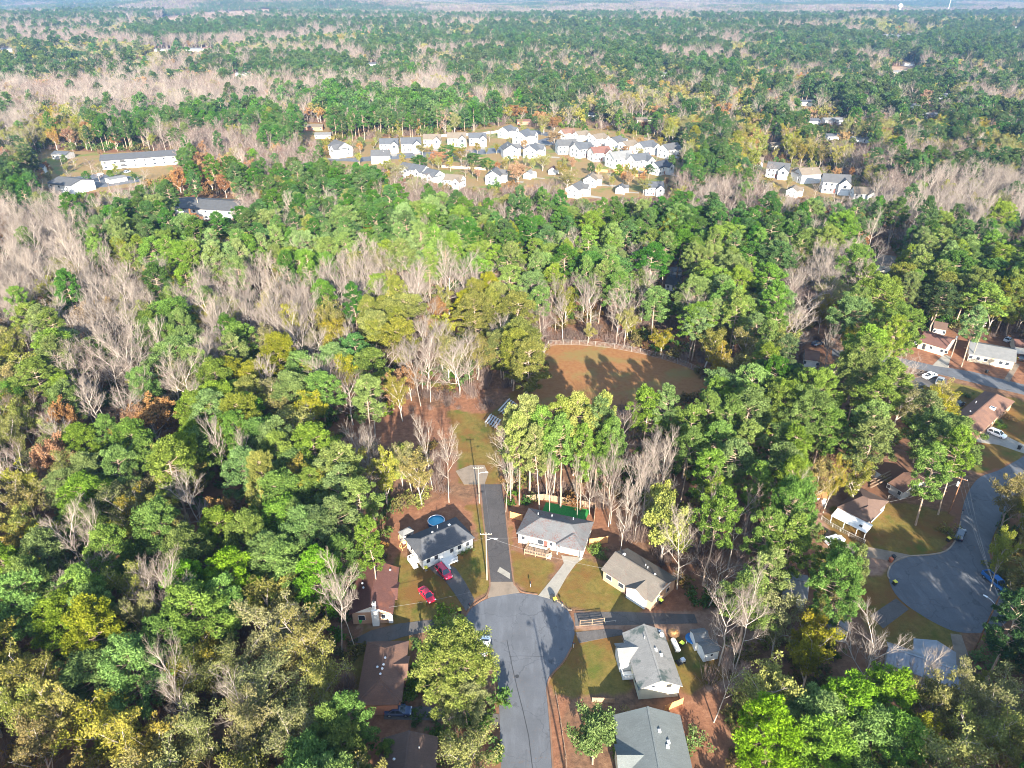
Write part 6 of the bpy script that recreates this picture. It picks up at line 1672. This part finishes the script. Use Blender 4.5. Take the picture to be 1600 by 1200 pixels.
for i, t in enumerate(single):
    nm, cat, pr, (Hn, Rn, cf), dh, w = KIND[t[3]]
    l = lab.get(i)
    if l is None:
        size = 'tall ' if t[4] > dh * 1.04 else ('low ' if t[4] < dh * .7 else '')
        place = 'near the yards' if t[10] > 620 and 560 < t[9] < 1560 else ('in the wood' if t[10] > 430 else 'toward the subdivision')
        l = f'{size}{w} {place}, {num(t[9] / 16)} percent across, {num(t[10] / 12)} percent down'
    if l in used_l:
        l = l.replace('tall ', '').replace('low ', '')
        for q in ('slim ', 'wide ', 'shorter ', 'ragged ', 'uneven '):
            if q + l not in used_l: l = q + l; break
    used_l.add(l)
    o = thing(nm, l, cat, (t[0], t[1], t[2]), t[6], GROUPN[nm])
    s = t[5] / Rn; o.scale = (s, s * random.uniform(.92, 1.08), t[4] / Hn)
    tl = .07 if t[3] in 'BKYW' else .035
    o.rotation_euler = (random.gauss(0, tl), random.gauss(0, tl), t[6])
    a, b, _ = pr[i % len(pr)]
    link('trunk', a, o); link('crown', b, o)

# ------------------------------------------------------------------ the rest of the woods: one object per kind
def stuff(name, label, pts, meshes):
    """pts: x, y, z, rot, sxy, sz, index"""
    A = np.array(pts, np.float32)
    me = bpy.data.meshes.new(name); me.vertices.add(len(A)); me.vertices.foreach_set('co', A[:, :3].ravel())
    for nm, col in (('turn', A[:, 3]), ('wide', A[:, 4]), ('high', A[:, 5])):
        at = me.attributes.new(nm, 'FLOAT', 'POINT'); at.data.foreach_set('value', np.ascontiguousarray(col))
    at = me.attributes.new('pick', 'INT', 'POINT'); at.data.foreach_set('value', A[:, 6].astype(np.int32))
    o = tag(link(name, me), label, None, None, 'stuff')
    ng = bpy.data.node_groups.new(name, 'GeometryNodeTree')
    ng.interface.new_socket('Geometry', in_out='INPUT', socket_type='NodeSocketGeometry'); ng.interface.new_socket('Geometry', in_out='OUTPUT', socket_type='NodeSocketGeometry')
    nd = ng.nodes; lk = ng.links
    gi = nd.new('NodeGroupInput'); go = nd.new('NodeGroupOutput')
    g2i = nd.new('GeometryNodeGeometryToInstance')
    iop = nd.new('GeometryNodeInstanceOnPoints'); iop.inputs['Pick Instance'].default_value = True
    jn = nd.new('GeometryNodeJoinGeometry')
    ins = []
    for m_ in meshes:
        po = bpy.data.objects.new(name + '_shape', m_)
        oi = nd.new('GeometryNodeObjectInfo'); oi.inputs['Object'].default_value = po; oi.inputs['As Instance'].default_value = False
        g = nd.new('GeometryNodeGeometryToInstance'); lk.new(oi.outputs['Geometry'], g.inputs[0]); ins.append(g.outputs[0])
    for s in ins[::-1]: lk.new(s, jn.inputs[0])
    nd.remove(g2i)
    def named(nm, ty='FLOAT'):
        n = nd.new('GeometryNodeInputNamedAttribute'); n.data_type = ty; n.inputs['Name'].default_value = nm; return n.outputs[0]
    cr = nd.new('ShaderNodeCombineXYZ'); lk.new(named('turn'), cr.inputs[2])
    cs = nd.new('ShaderNodeCombineXYZ'); w = named('wide'); lk.new(w, cs.inputs[0]); lk.new(w, cs.inputs[1]); lk.new(named('high'), cs.inputs[2])
    lk.new(gi.outputs[0], iop.inputs['Points']); lk.new(jn.outputs[0], iop.inputs['Instance'])
    lk.new(named('pick', 'INT'), iop.inputs['Instance Index']); lk.new(cr.outputs[0], iop.inputs['Rotation']); lk.new(cs.outputs[0], iop.inputs['Scale'])
    lk.new(iop.outputs[0], go.inputs[0])
    md = o.modifiers.new('scatter', 'NODES'); md.node_group = ng
    return o
def joined(pr, name): 
    r = []
    for _, _, (V, F_, T, fm, ms) in pr: r.append(mesh_from(name, V, F_, ms, fm, T))
    return r
STUFFN = {'P': ('pine_forest', 'bright green pines massed in the woods'), 'Q': ('pine_forest', 'spreading pines among the woods'), 'J': ('pine_forest', 'light yellowish pines near the streets'), 'O': ('pine_forest', 'pale olive pines'), 'U': ('pine_forest', 'large pale pines'), 'V': ('leafy_woods', 'bright yellow-green trees'), 'E': ('pine_forest', 'fresh green pines'), 'D': ('pine_forest', 'dark green pines of the middle distance'), 'G': ('pine_forest', 'dense rounded pines filling the near wood'),
          'L': ('pine_forest', 'yellow-green pines in the wood'), 'Y': ('leafy_woods', 'olive-yellow trees thinning for winter'), 'W': ('leafy_woods', 'thinly leaved tan-green trees'), 'F': ('leafy_woods', 'dense glossy trees'), 'R': ('oak_woods', 'rust-coloured oaks scattered through the woods'),
          'B': ('bare_woods', 'leafless grey woods'), 'K': ('bare_woods', 'leafless pinkish-brown woods')}
JOINED = {}
for k in KIND:
    ts = [t for t in mass if t[3] == k]
    if not ts: continue
    JOINED[k] = joined(KIND[k][2], STUFFN[k][0])
    Hn, Rn, cf = KIND[k][3]
    stuff(STUFFN[k][0], STUFFN[k][1], [(t[0], t[1], t[2], t[6], t[5] / Rn, t[4] / Hn, random.randrange(len(JOINED[k]))) for t in ts], JOINED[k])

# middle distance: lighter trees, every one still set in place
LOWP = [pine(s, 22, 5.2, 26, .24, 17, 1.4, 1.4, .85, True, 4) for s in (81, 82, 83)]
LOWB = [broad(s, 16, 6.0, 6, 9, 1.1, .9, 1.2, .25, ntw=3) for s in (84, 85)]
LOWK = [bare(s, 18, 5.0, 9, 6, 4, 2, .035) for s in (86, 87)]
MID = {'D': protos('mid_pine', LOWP, M['bark_pine'], M['pine_dark']), 'P': protos('mid_pine', LOWP, M['bark_pine'], M['pine']), 'Y': protos('mid_leafy', LOWB, M['bark'], M['leaf_olive']), 'W': protos('mid_thin', LOWB, M['bark'], M['leaf_thin']),
       'R': protos('mid_rust', LOWB, M['bark'], M['leaf_rust']), 'B': protos('mid_bare', LOWK, M['bark'], M['twig']), 'K': protos('mid_pink', LOWK, M['bark'], M['twig_pink'])}
pts = {k: [] for k in MID}
def band(y0, y1, sp):
    ys = np.arange(y0, y1, sp); L_ = []
    for Y in ys:
        hw = (Y * CP + HC * SP) * .78 + 30
        xs = np.arange(-hw, hw, sp); L_.append(np.stack([xs, np.full(len(xs), Y)], -1))
    A = np.concatenate(L_); return A + R0.normal(size=A.shape) * sp * .42
for (y0, y1, sp, grow) in ((640, 1100, 7.2, 1.0), (1100, 1900, 9.0, 1.15), (1900, 3200, 12.5, 1.35)):
    A = band(y0, y1, sp); z = gz(A[:, 0], A[:, 1])
    a, c = pix(A[:, 0], A[:, 1], z + 9)
    ab, cb = pix(A[:, 0], A[:, 1], z)
    bad = np.zeros(len(A), bool)
    for pl in OPEN + HAY: bad |= inpoly(a, c, pl) | inpoly(ab, cb, pl)
    bad &= ~((R0.random(len(A)) < .0))
    for (x, y, w, *_r) in FB: bad |= (np.abs(ab - x) < w * .62 + 3) & (cb > y - 3) & (cb < y + 3 + 15500 / np.maximum(A[:, 1], 300))
    ja = a + R0.normal(size=len(A)) * 14; jc = c + R0.normal(size=len(A)) * 5
    for i in np.nonzero(~bad)[0]:
        k = zone(ja[i], max(jc[i], 0), A[i, 0], A[i, 1])
        if k in 'QGLJOUVE': k = 'P'
        u = R0.random()
        if u < .34: k = random.choice('BKYDWDPWYR' if A[i, 1] > 900 else 'BKYDWR')
        s = grow * R0.uniform(.6, 1.3)
        pts[k].append((A[i, 0], A[i, 1], z[i] - .3, R0.uniform(0, 6.28), s, s * R0.uniform(.85, 1.1) * .9, R0.integers(0, len(MID[k]))))
for k, pp in pts.items():
    if pp: stuff({'D': 'pine_forest', 'P': 'pine_forest', 'Y': 'leafy_woods', 'W': 'leafy_woods', 'R': 'oak_woods', 'B': 'bare_woods', 'K': 'bare_woods'}[k], 'distant ' + STUFFN[k][1], pp, joined(MID[k], 'distant_tree'))

# far ridges: groves of small crowns
def grove(seed, mix):
    R = np.random.default_rng(seed); pa = []; fm = []
    ms = [M['pine_dark'], M['twig_pink'], M['leaf_thin'], M['twig']]
    for _ in range(46):
        kk = R.choice(4, p=mix); x, y = R.uniform(-36, 36, 2); h_ = R.uniform(11, 20); r_ = R.uniform(3.5, 6)
        n = 40; d = unit(R, n); c = np.array([[x, y, h_ * .62]]) + d * (R.random((n, 1)) ** .4) * np.array([[r_, r_, h_ * .36]])
        e1 = unit(R, n) * 1.9; e2 = unit(R, n) * 1.9
        V = np.stack([c, c + e1, c + e2], 1).reshape(-1, 3); pa.append((V, np.arange(3 * n).reshape(-1, 3), np.repeat(R.random(n), 3))); fm += [kk] * n
    V, F_, T = join(pa); return mesh_from('grove', V, F_, ms, np.array(fm), T)
GR = [grove(91, (.86, .06, .05, .03)), grove(92, (.8, .1, .05, .05)), grove(93, (.06, .62, .12, .2)), grove(94, (.1, .45, .15, .3)), grove(95, (.45, .3, .15, .1))]
pp = []
for (y0, y1, sp, g) in ((3150, 6000, 46, 1.0), (5900, 13200, 78, 1.5)):
    A = band(y0, y1, sp); z = gz(A[:, 0], A[:, 1]); ab, cb = pix(A[:, 0], A[:, 1], z + 5)
    bad = np.zeros(len(A), bool)
    for pl in HAY: bad |= inpoly(ab, cb, pl)
    n = vnoise(A[:, 0], A[:, 1], 520, 21) * .6 + vnoise(A[:, 0], A[:, 1], 170, 22) * .4
    for i in np.nonzero(~bad)[0]:
        u = n[i] + R0.normal() * .04
        q = R0.integers(0, 2) if u > .50 else (4 if u > .42 else 2 + R0.integers(0, 2))
        pp.append((A[i, 0], A[i, 1], z[i] - .5, R0.uniform(0, 6.28), g * R0.uniform(.9, 1.2), g ** .5 * R0.uniform(.8, 1.2), q))
stuff('far_forest', 'hazy mixed forest running to the horizon', pp, GR)

# ------------------------------------------------------------------ brush under the trees
def bush(seed, per=20, n=14, ln=.42, wd=.3):
    R = np.random.default_rng(seed)
    C = np.stack([R.normal(size=n) * .75, R.normal(size=n) * .75, R.uniform(.25, 1.5, n)], -1)
    p0 = np.zeros((n, 3)); w = join([(*tubes(p0, C, np.full(n, .04), np.full(n, .015), 3), .5)])
    return w, leaves(R, C, .6, per, ln, wd, .8)
def twiggy(seed):
    R = np.random.default_rng(seed); n = 60
    p0 = np.stack([R.normal(size=n) * .5, R.normal(size=n) * .5, np.zeros(n)], -1); p1 = p0 * 1.6 + unit(R, n) * .7; p1[:, 2] = R.uniform(.8, 2.4, n)
    m_ = p0 * .4 + p1 * .6; q = m_ + unit(R, n) * .8; q[:, 2] = np.abs(q[:, 2])
    return join([(*tubes(p0[:6], p1[:6], np.full(6, .05), np.full(6, .02), 3), .5)]), join([(*tubes(p0, p1, np.full(n, .03), np.full(n, .012), 3), .5), (*tubes(m_, q, np.full(n, .02), np.full(n, .01), 3), .5)])
BR = joined(protos('brush', [bush(101), bush(102)], M['bark_dark'], M['brush_leaf']), 'brush') + joined(protos('brush', [bush(103), bush(104)], M['bark_dark'], M['brush_green']), 'brush') + joined(protos('brush', [twiggy(105), twiggy(106)], M['bark_dark'], M['twig_pink']), 'brush')
pp = []
for X, Y in fill(46, 420, 3.6, .5) + fill(420, 760, 6.5, .5):
    a, c = pix(np.array([X, X, X]), np.array([Y, Y, Y]), np.array([0, 2.2, 3.]))
    if a[0] < -60 or a[0] > 1660 or c[0] > 1260: continue
    bad = False
    for pl in OPEN + CLEAR:
        if inpoly(a, c, pl).any(): bad = True; break
    if bad or R0.random() < .18: continue
    n = float(vnoise(X, Y, 14, 41)); q = R0.integers(4, 6) if n > .58 else (R0.integers(2, 4) if n < .36 else R0.integers(0, 2))
    s = float(R0.uniform(.6, 1.7)) * (1.7 if Y > 420 else 1); pp.append((X, Y, float(gz(X, Y)) - .05, R0.uniform(0, 6.28), s, s * R0.uniform(.7, 1.5), q))
stuff('undergrowth', 'tangled brush and saplings under the trees', pp, BR)
# shrubs in the yards
SH = []
def shrub(label, x, y, r, kind='F'):
    p = P(x, y)
    if not SH:
        for s_, lm in ((111, M['leaf_glossy']), (112, M['leaf_olive']), (113, M['leaf_rust'])): SH.append(protos('shrub', [bush(s_, 46, 16, .22, .16)], M['bark_dark'], lm)[0])
    a, b, _ = SH['FYR'.index(kind)]
    o = thing('garden_shrub', label, 'shrub', (p.x, p.y, 0), random.uniform(0, 6), 'shrubs in the yards'); s = r / 1.3; o.scale = (s, s, s * .8)
    link('stem', a, o); link('foliage', b, o)
shrub('round dark shrub against the white wall nearest the porch', 720, 864, .9); shrub('round dark shrub at the far corner of the white wall', 731, 859, 1.0)
shrub('green shrub at the right of the garage of the leaf-strewn roof'.replace('right of the garage', 'garage corner'), 929, 862, 1.8); shrub('green shrub between the orange fence and the taupe roof', 936, 868, 1.6)
shrub('yellow shrub by the wall of the green-grey roof', 967, 1128, 1.6, 'Y'); shrub('green shrub beside the magnolia-like tree', 968, 1172, 1.4); shrub('green shrub under the green-grey eave', 966, 1155, 1.4)
shrub('yellow-green clump at the foot of the lane thicket', 653, 785, 2.4, 'Y'); shrub('green clump in shade at the lower edge of the pine row', 1085, 1160, 2.0)
shrub('dark shrub by the low brick house wall', 1555, 660, 1.4); shrub('dark shrub next to the white SUV', 1563, 668, 1.4); shrub('orange shrub in the yard past the low brick house', 1574, 655, 1.5, 'R')
shrub('yellow bush under the pale wall of the long tan house', 1575, 566, 1.8, 'Y'); shrub('green bush beside the navy SUV', 1483, 835, 1.8, 'Y'); shrub('dark evergreen shrub by the dark pole foot', 1538, 1036, 2.6)
shrub('tan bush at the corner of the ruined house', 1440, 775, 2.4, 'Y'); shrub('green bush on the wire fence of the lean-to house', 1400, 762, 2.0, 'Y'); shrub('green bush at the yard corner below the red sedan', 695, 968, 2.6)

# ------------------------------------------------------------------ air
mb = MB().box(-14000, 14000, -400, 14200, -60, 128)
mh, nt, out = newmat('haze')
pv = nt.nodes.new('ShaderNodeVolumePrincipled'); pv.inputs['Color'].default_value = (.24, .40, .70, 1); pv.inputs['Density'].default_value = HAZE; pv.inputs['Anisotropy'].default_value = .35
nt.links.new(pv.outputs[0], out.inputs['Volume'])
tag(link('haze', mb.mesh('haze', mh)), None, None, None, 'stuff')
